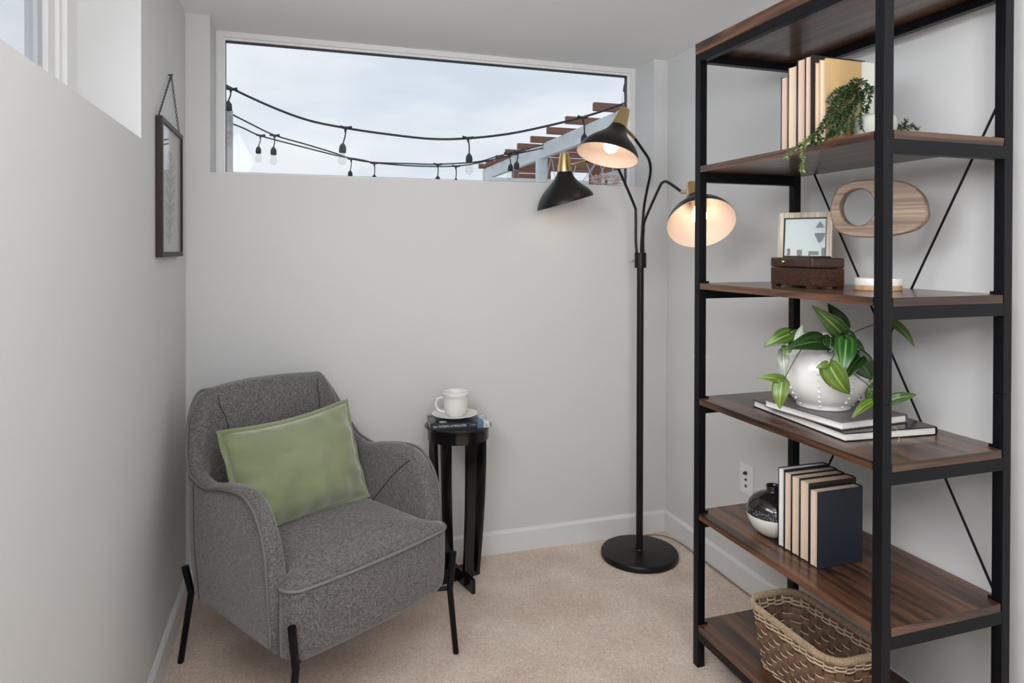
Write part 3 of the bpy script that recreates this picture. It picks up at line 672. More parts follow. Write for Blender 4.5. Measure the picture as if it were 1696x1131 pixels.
# measured positions of leaves, vines, cables (world metres)
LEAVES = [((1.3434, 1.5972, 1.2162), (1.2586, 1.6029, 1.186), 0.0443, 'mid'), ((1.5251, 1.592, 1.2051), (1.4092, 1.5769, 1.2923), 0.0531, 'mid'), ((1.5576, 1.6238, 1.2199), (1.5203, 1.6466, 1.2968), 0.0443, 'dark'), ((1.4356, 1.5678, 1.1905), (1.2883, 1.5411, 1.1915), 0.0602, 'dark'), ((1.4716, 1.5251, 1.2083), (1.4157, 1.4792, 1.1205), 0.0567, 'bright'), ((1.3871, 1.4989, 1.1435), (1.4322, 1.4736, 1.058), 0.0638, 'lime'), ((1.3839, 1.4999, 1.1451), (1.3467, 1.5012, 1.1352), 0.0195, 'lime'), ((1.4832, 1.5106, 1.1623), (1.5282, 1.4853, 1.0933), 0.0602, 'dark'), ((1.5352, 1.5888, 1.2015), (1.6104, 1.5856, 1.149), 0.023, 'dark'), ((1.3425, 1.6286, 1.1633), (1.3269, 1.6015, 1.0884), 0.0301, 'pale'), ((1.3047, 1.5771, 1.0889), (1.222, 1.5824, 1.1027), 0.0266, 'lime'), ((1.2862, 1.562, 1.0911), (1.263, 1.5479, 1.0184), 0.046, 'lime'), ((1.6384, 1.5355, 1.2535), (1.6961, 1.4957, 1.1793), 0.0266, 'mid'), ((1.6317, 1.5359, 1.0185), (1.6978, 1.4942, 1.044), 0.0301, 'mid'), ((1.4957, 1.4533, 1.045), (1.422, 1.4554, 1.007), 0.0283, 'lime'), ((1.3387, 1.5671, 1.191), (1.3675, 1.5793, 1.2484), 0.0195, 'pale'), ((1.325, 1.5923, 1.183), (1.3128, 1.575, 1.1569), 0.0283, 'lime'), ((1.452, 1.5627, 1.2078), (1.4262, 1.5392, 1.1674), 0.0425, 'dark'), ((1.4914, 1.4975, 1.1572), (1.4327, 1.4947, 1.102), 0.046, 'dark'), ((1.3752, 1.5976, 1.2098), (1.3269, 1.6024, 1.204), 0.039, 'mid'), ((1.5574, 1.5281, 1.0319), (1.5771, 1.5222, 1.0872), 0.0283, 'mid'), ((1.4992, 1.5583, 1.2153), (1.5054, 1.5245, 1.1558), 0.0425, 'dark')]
VINES = [[(1.4813, 1.5847, 1.1794), (1.401, 1.5788, 1.1956), (1.3397, 1.5561, 1.1721), (1.2958, 1.5591, 1.1062), (1.2862, 1.562, 1.0894)], [(1.5048, 1.5983, 1.1802), (1.5197, 1.5728, 1.2076), (1.5816, 1.5534, 1.2358), (1.6484, 1.5323, 1.2535)], [(1.4606, 1.5177, 1.1589), (1.4628, 1.4852, 1.1137), (1.5009, 1.4729, 1.0805), (1.4957, 1.4533, 1.045)], [(1.4896, 1.5821, 1.1795), (1.5166, 1.5946, 1.198), (1.5456, 1.6065, 1.2097)], [(1.4737, 1.5766, 1.1756), (1.3928, 1.5815, 1.2007), (1.3467, 1.5962, 1.2162)], [(1.482, 1.574, 1.1809), (1.4871, 1.5411, 1.2057), (1.4832, 1.5106, 1.1623)], [(1.5009, 1.4729, 1.0805), (1.5903, 1.5178, 1.0493), (1.6384, 1.5338, 1.0185)], [(1.4718, 1.5563, 1.1785), (1.4057, 1.5037, 1.1635), (1.3871, 1.4989, 1.1435)]]
TENDRILS = [[(1.3799, 1.4798, 1.0863), (1.3737, 1.4817, 1.0781), (1.3862, 1.4777, 1.0699), (1.3799, 1.4796, 1.0617), (1.3893, 1.4766, 1.0536), (1.383, 1.4786, 1.047)], [(1.4466, 1.3427, 1.0071), (1.4554, 1.3399, 0.9979), (1.4495, 1.3417, 0.9887), (1.4583, 1.3388, 0.9825), (1.4598, 1.3383, 0.9733), (1.4569, 1.3392, 0.9656)]]
TRAILS = [[(1.4849, 1.5048, 1.9004), (1.4265, 1.4918, 1.885), (1.3984, 1.49, 1.8546), (1.3705, 1.488, 1.8131), (1.3138, 1.4846, 1.7605), (1.2759, 1.486, 1.7362), (1.2337, 1.4886, 1.7057)], [(1.4929, 1.5024, 1.9089), (1.4296, 1.4908, 1.8932), (1.3981, 1.5006, 1.8601), (1.3596, 1.4914, 1.8065), (1.3143, 1.474, 1.7604), (1.2769, 1.4647, 1.7458), (1.255, 1.4504, 1.7063), (1.252, 1.451, 1.6622)], [(1.5088, 1.5184, 1.9171), (1.4375, 1.4882, 1.8684), (1.408, 1.4761, 1.8066), (1.3754, 1.4757, 1.7721), (1.337, 1.4772, 1.7508)], [(1.5009, 1.4998, 1.9005), (1.4959, 1.4698, 1.8934), (1.4815, 1.4636, 1.8498), (1.4673, 1.4573, 1.8068), (1.4844, 1.4517, 1.7839)], [(1.5009, 1.4998, 1.9039), (1.4423, 1.4656, 1.8558), (1.4251, 1.4602, 1.8129), (1.4251, 1.46, 1.7754)], [(1.4977, 1.5008, 1.9005), (1.4499, 1.4526, 1.8455), (1.4358, 1.4462, 1.7948), (1.4592, 1.4491, 1.7755)], [(1.4845, 1.526, 1.9052), (1.4215, 1.5039, 1.8989), (1.3949, 1.5017, 1.8799), (1.3855, 1.5046, 1.8633)], [(1.5007, 1.5209, 1.9137), (1.4721, 1.5091, 1.9256), (1.4691, 1.4891, 1.9256), (1.4833, 1.474, 1.9165), (1.4941, 1.4599, 1.8943)], [(1.4929, 1.5023, 1.9005), (1.4267, 1.4703, 1.8312), (1.3987, 1.4684, 1.7819), (1.3754, 1.4756, 1.7623)], [(1.4374, 1.4987, 1.8707), (1.3799, 1.485, 1.8065), (1.3475, 1.4846, 1.7785), (1.3173, 1.4729, 1.7427), (1.2703, 1.4772, 1.7314)], [(1.5169, 1.5157, 1.8967), (1.4528, 1.5146, 1.8415), (1.406, 1.4977, 1.8022), (1.378, 1.4958, 1.7673)], [(1.5167, 1.5264, 1.9247), (1.4496, 1.5161, 1.9088), (1.4228, 1.5139, 1.8812), (1.3993, 1.5105, 1.8373)], [(1.5008, 1.4782, 1.8209), (1.5484, 1.4631, 1.8127), (1.5886, 1.4607, 1.798), (1.6046, 1.4558, 1.8147)], [(1.5167, 1.4732, 1.8126), (1.5811, 1.4736, 1.7964), (1.6212, 1.461, 1.8032), (1.6468, 1.4528, 1.7966)], [(1.5167, 1.4731, 1.8043), (1.5611, 1.459, 1.7944), (1.5896, 1.4499, 1.7912), (1.6119, 1.4429, 1.7962)], [(1.4769, 1.5075, 1.9172), (1.477, 1.476, 1.9099), (1.4847, 1.4628, 1.8745), (1.4784, 1.4645, 1.8416)], [(1.4721, 1.5089, 1.9004), (1.4141, 1.485, 1.8579), (1.3986, 1.4792, 1.823), (1.3692, 1.4777, 1.7851)], [(1.4608, 1.5125, 1.9004), (1.4107, 1.4966, 1.8684), (1.383, 1.4841, 1.8229), (1.3816, 1.4738, 1.7851), (1.3555, 1.4714, 1.7606)], [(1.5009, 1.4998, 1.9005), (1.4612, 1.4807, 1.8685), (1.422, 1.4719, 1.8394), (1.4096, 1.4651, 1.8047), (1.4034, 1.4668, 1.7721)]]
WIRES = [[(-1.2432, 4.4957, 2.9291), (-0.8468, 4.3814, 2.6723), (-0.5147, 4.2881, 2.4979), (-0.4492, 4.28, 2.4451), (-0.3664, 4.2666, 2.3954), (-0.148, 4.2097, 2.2926), (0.055, 4.158, 2.2175), (0.2694, 4.1028, 2.174), (0.4988, 4.043, 2.141), (0.7569, 3.9741, 2.1151), (0.9652, 3.9213, 2.1212), (1.192, 3.8627, 2.1491), (1.4029, 3.8093, 2.1952), (1.6324, 3.7501, 2.2562), (1.8112, 3.7071, 2.3174), (1.9736, 3.6692, 2.3862), (2.3293, 3.5709, 2.5733)], [(-1.5938, 5.7625, 3.1666), (-1.0589, 5.6885, 2.8263), (-0.636, 5.6506, 2.5834), (-0.5213, 5.7118, 2.5284), (-0.361, 5.7584, 2.4565), (-0.1808, 5.7987, 2.3815), (0.0769, 5.8145, 2.3184), (0.3, 5.8413, 2.2626), (0.4323, 5.897, 2.23), (0.6286, 5.9326, 2.2117), (0.9422, 5.9311, 2.2139), (1.1883, 5.9511, 2.2211), (1.5459, 5.9359, 2.2556), (1.7285, 5.9764, 2.3127), (1.9158, 6.0154, 2.3711), (2.217, 6.0184, 2.4541)], [(-1.6575, 5.9917, 3.049), (-1.1018, 5.9183, 2.7492), (-0.6621, 5.8823, 2.5332), (-0.5337, 5.9462, 2.4896), (-0.424, 6.0161, 2.4587), (-0.3003, 6.0815, 2.4157), (0.0308, 6.081, 2.34), (0.3332, 6.0896, 2.2769), (0.5435, 6.1277, 2.2537), (0.6826, 6.1884, 2.2401), (1.0374, 6.1808, 2.2261), (1.4034, 6.1698, 2.2394), (1.6713, 6.1902, 2.2925), (1.9745, 6.1996, 2.376), (2.3144, 6.1974, 2.4618)]]
PENDANTS = [((-0.3685, 4.2147, 2.3835), (-0.3851, 4.2194, 2.3102), (-0.3817, 4.2175, 2.1881)), ((0.2655, 4.0437, 2.1671), (0.2487, 4.0483, 2.0722), (0.242, 4.0496, 1.9491)), ((0.9521, 3.8677, 2.1156), (0.9588, 3.8649, 2.0198), (0.9588, 3.864, 1.899)), ((1.6073, 3.6925, 2.2438), (1.6176, 3.6885, 2.1437), (1.6108, 3.6898, 2.0256)), ((1.8768, 3.6096, 2.5987), (1.8631, 3.6129, 2.4555), (1.8495, 3.6162, 2.3124)), ((-0.1736, 5.5688, 2.3447), (-0.1826, 5.571, 2.2507), (-0.1826, 5.57, 2.1145)), ((-0.2819, 5.7082, 2.3614), (-0.3001, 5.7133, 2.2704), (-0.3001, 5.7124, 2.146)), ((0.4213, 5.7465, 2.2102), (0.4118, 5.7488, 2.11), (0.4118, 5.748, 1.9947)), ((0.6135, 5.7903, 2.1884), (0.6135, 5.7896, 2.0865), (0.6135, 5.7887, 1.959)), ((1.1633, 5.826, 2.2049), (1.1633, 5.8253, 2.0994), (1.1634, 5.8243, 1.9621)), ((1.3366, 5.876, 2.2019), (1.3366, 5.8752, 2.0892), (1.3366, 5.8743, 1.9604)), ((1.9257, 5.9003, 2.3557), (1.9151, 5.903, 2.267), (1.9045, 5.9052, 2.1116)), ((1.8708, 6.0226, 2.3588), (1.8923, 6.015, 2.2574), (1.8815, 6.0174, 2.1109))]
BEAM = [(2.31, 8.463, 2.5), (2.284, 4.505, 2.5)]
SLATS = [(2.203, 8.368, 2.57), (2.2, 8.006, 2.57), (2.196, 7.567, 2.57), (2.166, 7.086, 2.57), (2.164, 6.65, 2.57), (2.15, 6.192, 2.57), (2.132, 5.695, 2.57), (2.107, 5.19, 2.57), (2.109, 4.642, 2.57)]
BAMBOO = [(2.36, 6.477, 2.357), (2.4, 6.256, 2.427), (2.44, 6.037, 2.439), (2.48, 5.836, 2.44), (2.52, 5.52, 2.46)]
CORDS = [((2.8491, 6.0278, 2.4276), (2.6521, 6.088, 2.132)), ((2.669, 6.0843, 2.3564), (2.7647, 6.0522, 2.1027)), ((2.7928, 6.0451, 2.3567), (2.8716, 6.0185, 2.1325)), ((2.9054, 6.0094, 2.3569), (2.7647, 6.0523, 2.1145)), ((2.9335, 6.0004, 2.3452), (2.9336, 5.9987, 2.1031)), ((2.5959, 6.1072, 2.309), (2.5396, 6.1235, 2.1022)), ((2.821, 6.0363, 2.3803), (2.6803, 6.0792, 2.1438)), ((2.3538, 6.1842, 2.3556), (2.3145, 6.1951, 2.1312)), ((2.3651, 6.1805, 2.3438), (2.3989, 6.1683, 2.1314))]
SHRUB = (2.7411, 5.745, 2.1072)
LPOST = (-0.4018, 4.3288, 2.2069)

# ---------------------------------------------------------------- shelving unit: local x towards the right wall, local y away from the camera
NX, NY, SA = 1.337, 1.2724, math.radians(0.7495)
SL, SD, PW = 0.7924, 0.4313, 0.0286
vdv = Vector((math.cos(SA), math.sin(SA), 0)); udv = Vector((-math.sin(SA), math.cos(SA), 0))
def SP(u, v, z): return Vector((NX, NY, 0)) + udv * u + vdv * v + Vector((0, 0, z))
Z = [0.150, 0.5406, 0.9401, 1.3410, 1.7458]; ZT = 2.1368
sh = thing('shelving_unit', 'tall black steel frame shelving unit with six dark wood boards', 'shelf', (NX, NY, 0), SA)
for (y, x) in ((0, 0), (SL - PW, 0), (0, SD - PW), (SL - PW, SD - PW)):
    link('post', box(NB(), (x, y, 0), (x + PW, y + PW, 1.083), 0.0012), BLACK_METAL, sh)
    link('post', box(NB(), (x, y, 1.0835), (x + PW, y + PW, ZT), 0.0012), BLACK_METAL, sh)
BT = 0.021
for i, z in enumerate(Z):
    # one board notched round the four posts, with a veneer band on each short end
    n_ = PW + 0.003; xa_, xb_, ya_, yb_ = 0.0005, SD - 0.002, 0.0012, SL - 0.0012
    poly = [(xa_, n_), (n_, n_), (n_, ya_), (xb_ - n_, ya_), (xb_ - n_, n_), (xb_, n_), (xb_, SL - n_), (xb_ - n_, SL - n_), (xb_ - n_, yb_), (n_, yb_), (n_, SL - n_), (xa_, SL - n_)]
    rings(bm := NB(), [[Vector((x, y, zz)) for x, y in poly] for zz in (z - BT, z)]); link('shelf_board', bm, WOOD, sh)
    for y in (0.0002, SL - 0.0012): link('edge_band', box(NB(), (n_, y, z - BT), (xb_ - n_, y + 0.0010, z)), WOODX, sh)
    for y in (0.0005, SL - PW + 0.0005):
        link('side_rail', box(NB(), (PW - 0.001, y, z - BT - 0.033), (SD - PW + 0.001, y + PW - 0.001, z - BT), 0.001), BLACK_METAL, sh)
    link('bracket', box(NB(), (PW - 0.001, PW - 0.001, z), (PW + 0.006, PW + 0.004, z + 0.008), 0.001), BLACK_METAL, sh)
    link('bracket', box(NB(), (PW - 0.001, SL - PW - 0.006, z), (PW + 0.008, SL - PW + 0.001, z + 0.007), 0.001), BLACK_METAL, sh)
    link('bracket', box(NB(), (SD - PW - 0.006, PW - 0.001, z), (SD - PW + 0.001, PW + 0.006, z + 0.008), 0.001), BLACK_METAL, sh)
for x in (0.0005, SD - PW + 0.0005):
    link('long_rail', box(NB(), (x, PW - 0.001, Z[0] - BT - 0.030), (x + PW - 0.004, SL - PW + 0.001, Z[0] - BT), 0.001), BLACK_METAL, sh)
for x in (0.0005, SD - PW + 0.0005):
    link('top_rail', box(NB(), (x, PW + 0.002, ZT - 0.028), (x + PW - 0.004, SL - PW - 0.002, ZT - 0.0005), 0.001), BLACK_METAL, sh)
for y in (0.0005, SL - PW + 0.0005):
    link('top_rail', box(NB(), (PW + 0.001, y, ZT - 0.028), (SD - PW - 0.001, y + PW - 0.001, ZT - 0.0005), 0.001), BLACK_METAL, sh)
link('top_board', box(NB(), (-0.001, -0.001, ZT), (SD + 0.001, SL + 0.001, ZT + 0.040), 0.003), WOOD, sh)
for p, q in (((SD - 0.008, 0.755, 1.845), (SD - 0.008, 0.034, 0.548)), ((SD - 0.013, 0.034, 1.835), (SD - 0.013, 0.755, 0.43))):
    tube(bm := NB(), [p, q], 0.0034, 8); link('brace_rod', bm, BLACK_METAL, sh, 'auto')

# ---------------------------------------------------------------- books standing on the top shelf, fore-edges to the room
SROT = (0, 0, SA)
BLK = mat('black_cloth_cover', (0.012, 0.012, 0.014), 0.45, bump=0.1, bscale=(700, 700, 700)); DKB = mat('dark_brown_cover', (0.030, 0.018, 0.014), 0.45)
OCH = mat('ochre_kraft_cover', (0.52, 0.34, 0.15), 0.7, color2=(0.58, 0.40, 0.19), vscale=(8, 8, 8)); WHC = mat('off_white_cover', (0.70, 0.69, 0.64), 0.6)
NVC = mat('navy_cloth_cover', (0.007, 0.011, 0.022), 0.55, bump=0.15, bscale=(800, 800, 800), color2=(0.010, 0.016, 0.030), vscale=(900, 900, 900)); ORG = mat('tan_orange_cover', (0.55, 0.34, 0.17), 0.6)
PAGES_PINK = mat('pinkish_page_edges', (0.56, 0.40, 0.31), 0.9, color2=(0.66, 0.50, 0.40), vscale=(30, 1600, 5), vdetail=1)
def stand(u, v, z, W, T, H, cover, pages, label, name='hardcover_book', group=None):
    return make_book(name, label, 'book', W, T, H, cover, pages, SP(u, v, z), SROT, group)
TB = 1.7462
stand(0.391, 0.052, TB, 0.150, 0.030, 0.228, BLK, PAGES_PINK, 'shortest black book at the far left end of the top shelf row', group='books on the top shelf')
stand(0.352, 0.050, TB, 0.165, 0.037, 0.250, DKB, PAGES_TAN, 'dark brown book standing second from the left in the top shelf row', group='books on the top shelf')
stand(0.3185, 0.050, TB, 0.190, 0.032, 0.262, BLK, PAGES_PINK, 'thick tall black book, third from the left in the top shelf row', group='books on the top shelf')
stand(0.2935, 0.048, TB, 0.195, 0.0235, 0.262, BLK, PAGES_PINK, 'thin tall black book touching the orange-edged book on the top shelf', group='books on the top shelf')
stand(0.2755, 0.062, TB, 0.170, 0.017, 0.240, ORG, PAGES_TAN, 'slim tan orange book just behind the ochre-covered book, top shelf', group='books on the top shelf')
ob = stand(0.252, 0.060, TB, 0.170, 0.0225, 0.243, OCH, PAGES_TAN, 'kraft ochre book with off-white spine band nearest the trailing plant', group='books on the top shelf')
box(bm := NB(), (0.128, -0.0005, 0.0), (0.1725, 0.0002, 0.2431)); link('spine_band', bm, WHC, ob); ob.children[-1]['label'] = 'off-white band along the spine side'

# ---------------------------------------------------------------- books standing on the second lowest board
LB = Z[1] + 0.0004
def low(u, v, W, T, H, c, p, l): return stand(u, v, LB, W, T, H, c, p, l, group='books on the lower shelf')
low(0.4390, 0.086, 0.170, 0.0265, 0.243, NVC, PAGES_WHITE, 'navy book with white pages at the far left of the lower shelf row')
low(0.4080, 0.086, 0.175, 0.0300, 0.238, BLK, PAGES_TAN, 'black book with tan pages beside the far left navy book, lower shelf')
low(0.3735, 0.086, 0.170, 0.0335, 0.237, BLK, PAGES_TAN, 'thick black book in the middle of the lower shelf row')
low(0.3355, 0.086, 0.175, 0.0370, 0.235, DKB, PAGES_TAN, 'thick dark brown book behind the front navy book, lower shelf')
low(0.2990, 0.084, 0.165, 0.0310, 0.222, NVC, PAGES_TAN, 'shorter navy clothbound book at the near end of the lower shelf row')

# ---------------------------------------------------------------- black and white vase on the second lowest board
vs = thing('round_vase', 'squat round vase, glossy black speckled top over white base, beside lower books', 'vase', SP(0.545, 0.135, Z[1]))
def vase_mat():
    m = bpy.data.materials.new('dipped_glaze'); m.use_nodes = True; t = m.node_tree; b = t.nodes['Principled BSDF']; L = t.links.new
    tc = t.nodes.new('ShaderNodeTexCoord'); s = t.nodes.new('ShaderNodeSeparateXYZ'); L(tc.outputs['Object'], s.inputs[0])
    g = t.nodes.new('ShaderNodeMath'); g.operation = 'GREATER_THAN'; g.inputs[1].default_value = 0.066; L(s.outputs[2], g.inputs[0])
    n = t.nodes.new('ShaderNodeTexNoise'); n.inputs['Scale'].default_value = 260; L(tc.outputs['Object'], n.inputs[0])
    band = t.nodes.new('ShaderNodeMath'); band.operation = 'LESS_THAN'; band.inputs[1].default_value = 0.088; L(s.outputs[2], band.inputs[0])
    r = t.nodes.new('ShaderNodeValToRGB'); r.color_ramp.elements[0].position = 0.55; r.color_ramp.elements[0].color = (0.014, 0.013, 0.012, 1); r.color_ramp.elements[1].position = 0.66; r.color_ramp.elements[1].color = (0.30, 0.33, 0.38, 1); L(n.outputs[0], r.inputs[0])
    m0 = t.nodes.new('ShaderNodeMixRGB'); L(band.outputs[0], m0.inputs[0]); m0.inputs[1].default_value = (0.014, 0.012, 0.011, 1); L(r.outputs[0], m0.inputs[2])
    m1 = t.nodes.new('ShaderNodeMixRGB'); L(g.outputs[0], m1.inputs[0]); m1.inputs[1].default_value = (0.72, 0.71, 0.66, 1); L(m0.outputs[0], m1.inputs[2]); L(m1.outputs[0], b.inputs['Base Color'])
    rr = t.nodes.new('ShaderNodeMapRange'); rr.inputs[3].default_value = 0.5; rr.inputs[4].default_value = 0.07; L(g.outputs[0], rr.inputs[0]); L(rr.outputs[0], b.inputs['Roughness']); return m
lathe(bm := NB(), [(0, 0.0), (0.040, 0.0), (0.046, 0.004), (0.062, 0.018), (0.076, 0.040), (0.0825, 0.062), (0.0825, 0.080), (0.075, 0.102), (0.060, 0.119), (0.040, 0.130), (0.026, 0.134), (0.022, 0.138), (0.021, 0.146), (0.024, 0.153), (0.0225, 0.156), (0.019, 0.154), (0.018, 0.138), (0.030, 0.126), (0.0, 0.02)], 56)
bmesh.ops.remove_doubles(bm, verts=bm.verts[:], dist=1e-6); link('vase_body', bm, vase_mat(), vs, True)

# ---------------------------------------------------------------- two large books lying on the middle shelf
GREYC = mat('warm_grey_cover', (0.13, 0.11, 0.115), 0.40, bump=0.08, bscale=(600, 600, 600))
def lying(name, label, corner_u, corner_v, z, ang, W, T, H, cover, pages):
    """W across (towards the wall), H away from the camera; the spine faces the wall"""
    M = Matrix.Rotation(SA + ang, 4, 'Z') @ Matrix(((1, 0, 0, 0), (0, 0, 1, 0), (0, -1, 0, 0), (0, 0, 0, 1)))
    # local x -> across, local z (height) -> away, local y (thickness) -> up needs a mirrored axis, so thickness runs downward from the top
    p = SP(corner_u, corner_v, z + T)
    return make_book(name, label, 'book', W, T, H, cover, pages, p, M.to_euler(), 'large books lying on the middle shelf', ct=0.003)
lying('coffee_table_book', 'large black coffee table book lying under the grey book, middle shelf', 0.182, 0.067, Z[2] + 0.0003, math.radians(-4.6), 0.300, 0.0235, 0.425, mat('glossy_black_cover', (0.012, 0.012, 0.013), 0.2), PAGES_WHITE)
lying('coffee_table_book', 'grey coffee table book lying under the white beaded planter', 0.205, 0.078, Z[2] + 0.0243, math.radians(2.5), 0.245, 0.0235, 0.300, GREYC, PAGES_WHITE)
ZV = Z[2] + 0.0482

# ---------------------------------------------------------------- heartleaf plant in a white beaded planter
pu, pv = 0.372, 0.172
vz = thing('potted_plant', 'trailing green heartleaf plant in a round white beaded planter on the middle shelf', 'plant', SP(pu, pv, ZV))
VP = SP(pu, pv, ZV)
def scal(p, a, r, z, k):
    if z > 0.172 and r > 0.06: 
        q = 0.006 * math.cos(8 * a) * (z - 0.172) / 0.02; return Vector((p.x * (1 + q * 2.0), p.y * (1 + q * 2.0), p.z + q))
    return p
pprof = [(0, 0.002), (0.060, 0.0), (0.070, 0.0), (0.0735, 0.004), (0.070, 0.008), (0.082, 0.018), (0.100, 0.040), (0.113, 0.066), (0.118, 0.092), (0.115, 0.118), (0.104, 0.143), (0.090, 0.162), (0.082, 0.174), (0.081, 0.182), (0.085, 0.190), (0.083, 0.1915), (0.078, 0.186), (0.076, 0.174), (0.085, 0.158), (0.098, 0.140), (0.100, 0.12), (0.06, 0.14), (0, 0.145)]
lathe(bm := NB(), [(r * 1.04, z * 1.07) for r, z in pprof], 64, None, scal); bmesh.ops.remove_doubles(bm, verts=bm.verts[:], dist=1e-6); link('planter', bm, CERAMIC, vz, True)
bm = NB()
for m_ in range(8):
    a = m_ * PI / 4 - 0.85 - math.radians(45) * 0
    for (r, z) in ((0.0755, 0.0125), (0.091, 0.0285), (0.101, 0.042), (0.109, 0.057), (0.1145, 0.073), (0.1172, 0.090), (0.1165, 0.107), (0.112, 0.1235), (0.104, 0.139), (0.094, 0.153)):
        sphere(bm, (r * 1.04 * math.cos(a), r * 1.04 * math.sin(a), z * 1.07), 0.0046, 8)
o = link('beads', bm, CERAMIC, vz, True); o['kind'] = 'stuff'
lathe(bm := NB(), [(0, 0.152), (0.05, 0.153), (0.083, 0.150)], 24); bmesh.ops.remove_doubles(bm, verts=bm.verts[:], dist=1e-6); link('soil', bm, mat('potting_soil', (0.03, 0.02, 0.015), 1.0), vz)
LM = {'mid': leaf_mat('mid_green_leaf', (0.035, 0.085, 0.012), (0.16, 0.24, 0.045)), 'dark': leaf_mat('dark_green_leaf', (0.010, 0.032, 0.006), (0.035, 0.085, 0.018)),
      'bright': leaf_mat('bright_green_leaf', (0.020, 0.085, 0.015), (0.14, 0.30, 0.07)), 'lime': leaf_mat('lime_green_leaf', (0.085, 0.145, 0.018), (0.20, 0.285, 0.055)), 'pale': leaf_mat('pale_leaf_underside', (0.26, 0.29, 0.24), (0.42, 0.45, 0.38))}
def leaf(base, tip, wd, kind, seed, parent, origin):
    rnd = random.Random(seed); b = Vector(base); t = Vector(tip); a = t - b; ln = a.length
    # a leaf wider than it is long here is foreshortened: give it its true length by leaning the tip to the camera
    view = (Vector((0, 0, CAMZ)) - (b + t) / 2).normalized()
    want = wd * 1.22
    if ln < want and wd > 0.03:
        ext = math.sqrt(want * want - ln * ln) * 0.6; t = t + view * ext * (1 if rnd.random() < 0.7 else 0.4); a = t - b; ln = a.length
    ad = a.normalized(); n = (view + Vector((rnd.uniform(-.35, .35), rnd.uniform(-.35, .35), rnd.uniform(0.0, .5)))); n = (n - ad * n.dot(ad)).normalized(); s = ad.cross(n).normalized()
    N, K = 12, 8; bm = NB(); uvl = bm.loops.layers.uv.new('UVMap'); g = []
    for i in range(N + 1):
        q = i / N; hw = wd / 2 * 1.05 * (math.sin(PI * min(1, q * 0.93 + 0.07) ** 0.62) ** 0.85 if 0 < q < 1 else (0.30 if q == 0 else 0.0))
        row = []
        for j in range(K + 1):
            c = -1 + 2 * j / K
            lobe = -0.12 * ln * (abs(c) ** 1.6) * max(0, 1 - q * 3.0)      # heart lobes reach back past the stalk
            lift = -0.28 * hw * abs(c) ** 1.3 * -1 * 0.6 + 0.10 * ln * math.sin(PI * q) - 0.12 * ln * q * q + 0.05 * hw * math.sin(q * 9 + seed) * abs(c)
            p = b + ad * (q * ln + lobe) + s * (c * hw) + n * lift
            row.append(bm.verts.new(p - origin))
        g.append(row)
    for i in range(N):
        for j in range(K):
            try: f = bm.faces.new((g[i][j], g[i][j + 1], g[i + 1][j + 1], g[i + 1][j]))
            except ValueError: continue
            for lp, (ii, jj) in zip(f.loops, ((i, j), (i, j + 1), (i + 1, j + 1), (i + 1, j))): lp[uvl].uv = (jj / K, ii / N)
    bmesh.ops.recalc_face_normals(bm, faces=bm.faces[:])
    me = bpy.data.meshes.new('leaf'); bm.to_mesh(me); bm.free()
    o = link_mesh('leaf', me, LM[kind], parent, True)
    md = o.modifiers.new('thickness', 'SOLIDIFY'); md.thickness = 0.0005
    return o
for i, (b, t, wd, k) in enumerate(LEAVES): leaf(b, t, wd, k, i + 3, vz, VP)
VM = mat('dark_vine_stem', (0.05, 0.045, 0.025), 0.6)
for p in VINES: tube(bm := NB(), smooth_path([Vector(q) - VP for q in p], 4), 0.0014, 6); link('stem', bm, VM, vz, True)
for p in TENDRILS: tube(bm := NB(), smooth_path([Vector(q) - VP for q in p], 6), 0.0006, 5); link('tendril', bm, mat('dry_tendril', (0.5, 0.48, 0.33), 0.7), vz, True)

# ---------------------------------------------------------------- trailing small-leaved plant on the top shelf
TP = SP(0.186, 0.166, Z[4])
tp = thing('trailing_plant', 'small-leaved trailing plant in a pale planter spilling over the top shelf edge', 'plant', TP)
lathe(bm := NB(), [(0, 0), (0.036, 0), (0.042, 0.004), (0.051, 0.025), (0.0555, 0.045), (0.054, 0.064), (0.047, 0.076), (0.043, 0.074), (0.048, 0.058), (0.04, 0.05), (0, 0.05)], 40); bmesh.ops.remove_doubles(bm, verts=bm.verts[:], dist=1e-6); link('planter', bm, mat('pale_stone_planter', (0.50, 0.52, 0.47), 0.6), tp, True)
fb = NB(); sb = NB(); rnd = random.Random(5); fb2 = NB()
def small_leaf(bm, p, d, n, ln, wd):
    s = d.cross(n).normalized(); n = s.cross(d)
    v = [bm.verts.new(p), bm.verts.new(p + d * ln * .4 + s * wd), bm.verts.new(p + d * ln), bm.verts.new(p + d * ln * .4 - s * wd), bm.verts.new(p + d * ln * .45 - n * wd * 0.7)]
    for a, b in ((0, 1), (1, 2), (2, 3), (3, 0)): bm.faces.new((v[a], v[b], v[4]))
    bm.faces.new((v[0], v[1], v[2], v[3]))
for ti, path in enumerate(TRAILS):
    pts = smooth_path([Vector(q) - TP for q in path], 8)
    tube(sb, pts, 0.0010, 5)
    L = 0
    for i in range(1, len(pts)):
        L += (pts[i] - pts[i - 1]).length
        d = (pts[i] - pts[i - 1]).normalized()
        while L > 0.0021:
            L -= 0.0021
            r = Vector((rnd.uniform(-1, 1), rnd.uniform(-1, 1), rnd.uniform(-1, 1))); r = (r - d * r.dot(d)).normalized(); dd = (r * 0.8 + d * 0.7).normalized()
            tgt = fb2 if (ti < 2 and i > len(pts) * 0.62) else fb
            small_leaf(tgt, pts[i], dd, Vector((rnd.uniform(-1, 1), rnd.uniform(-1, 1), 1)).normalized(), rnd.uniform(0.010, 0.0155), rnd.uniform(0.0024, 0.0038))
link('stems', sb, mat('green_stem', (0.06, 0.08, 0.03), 0.6), tp, True)
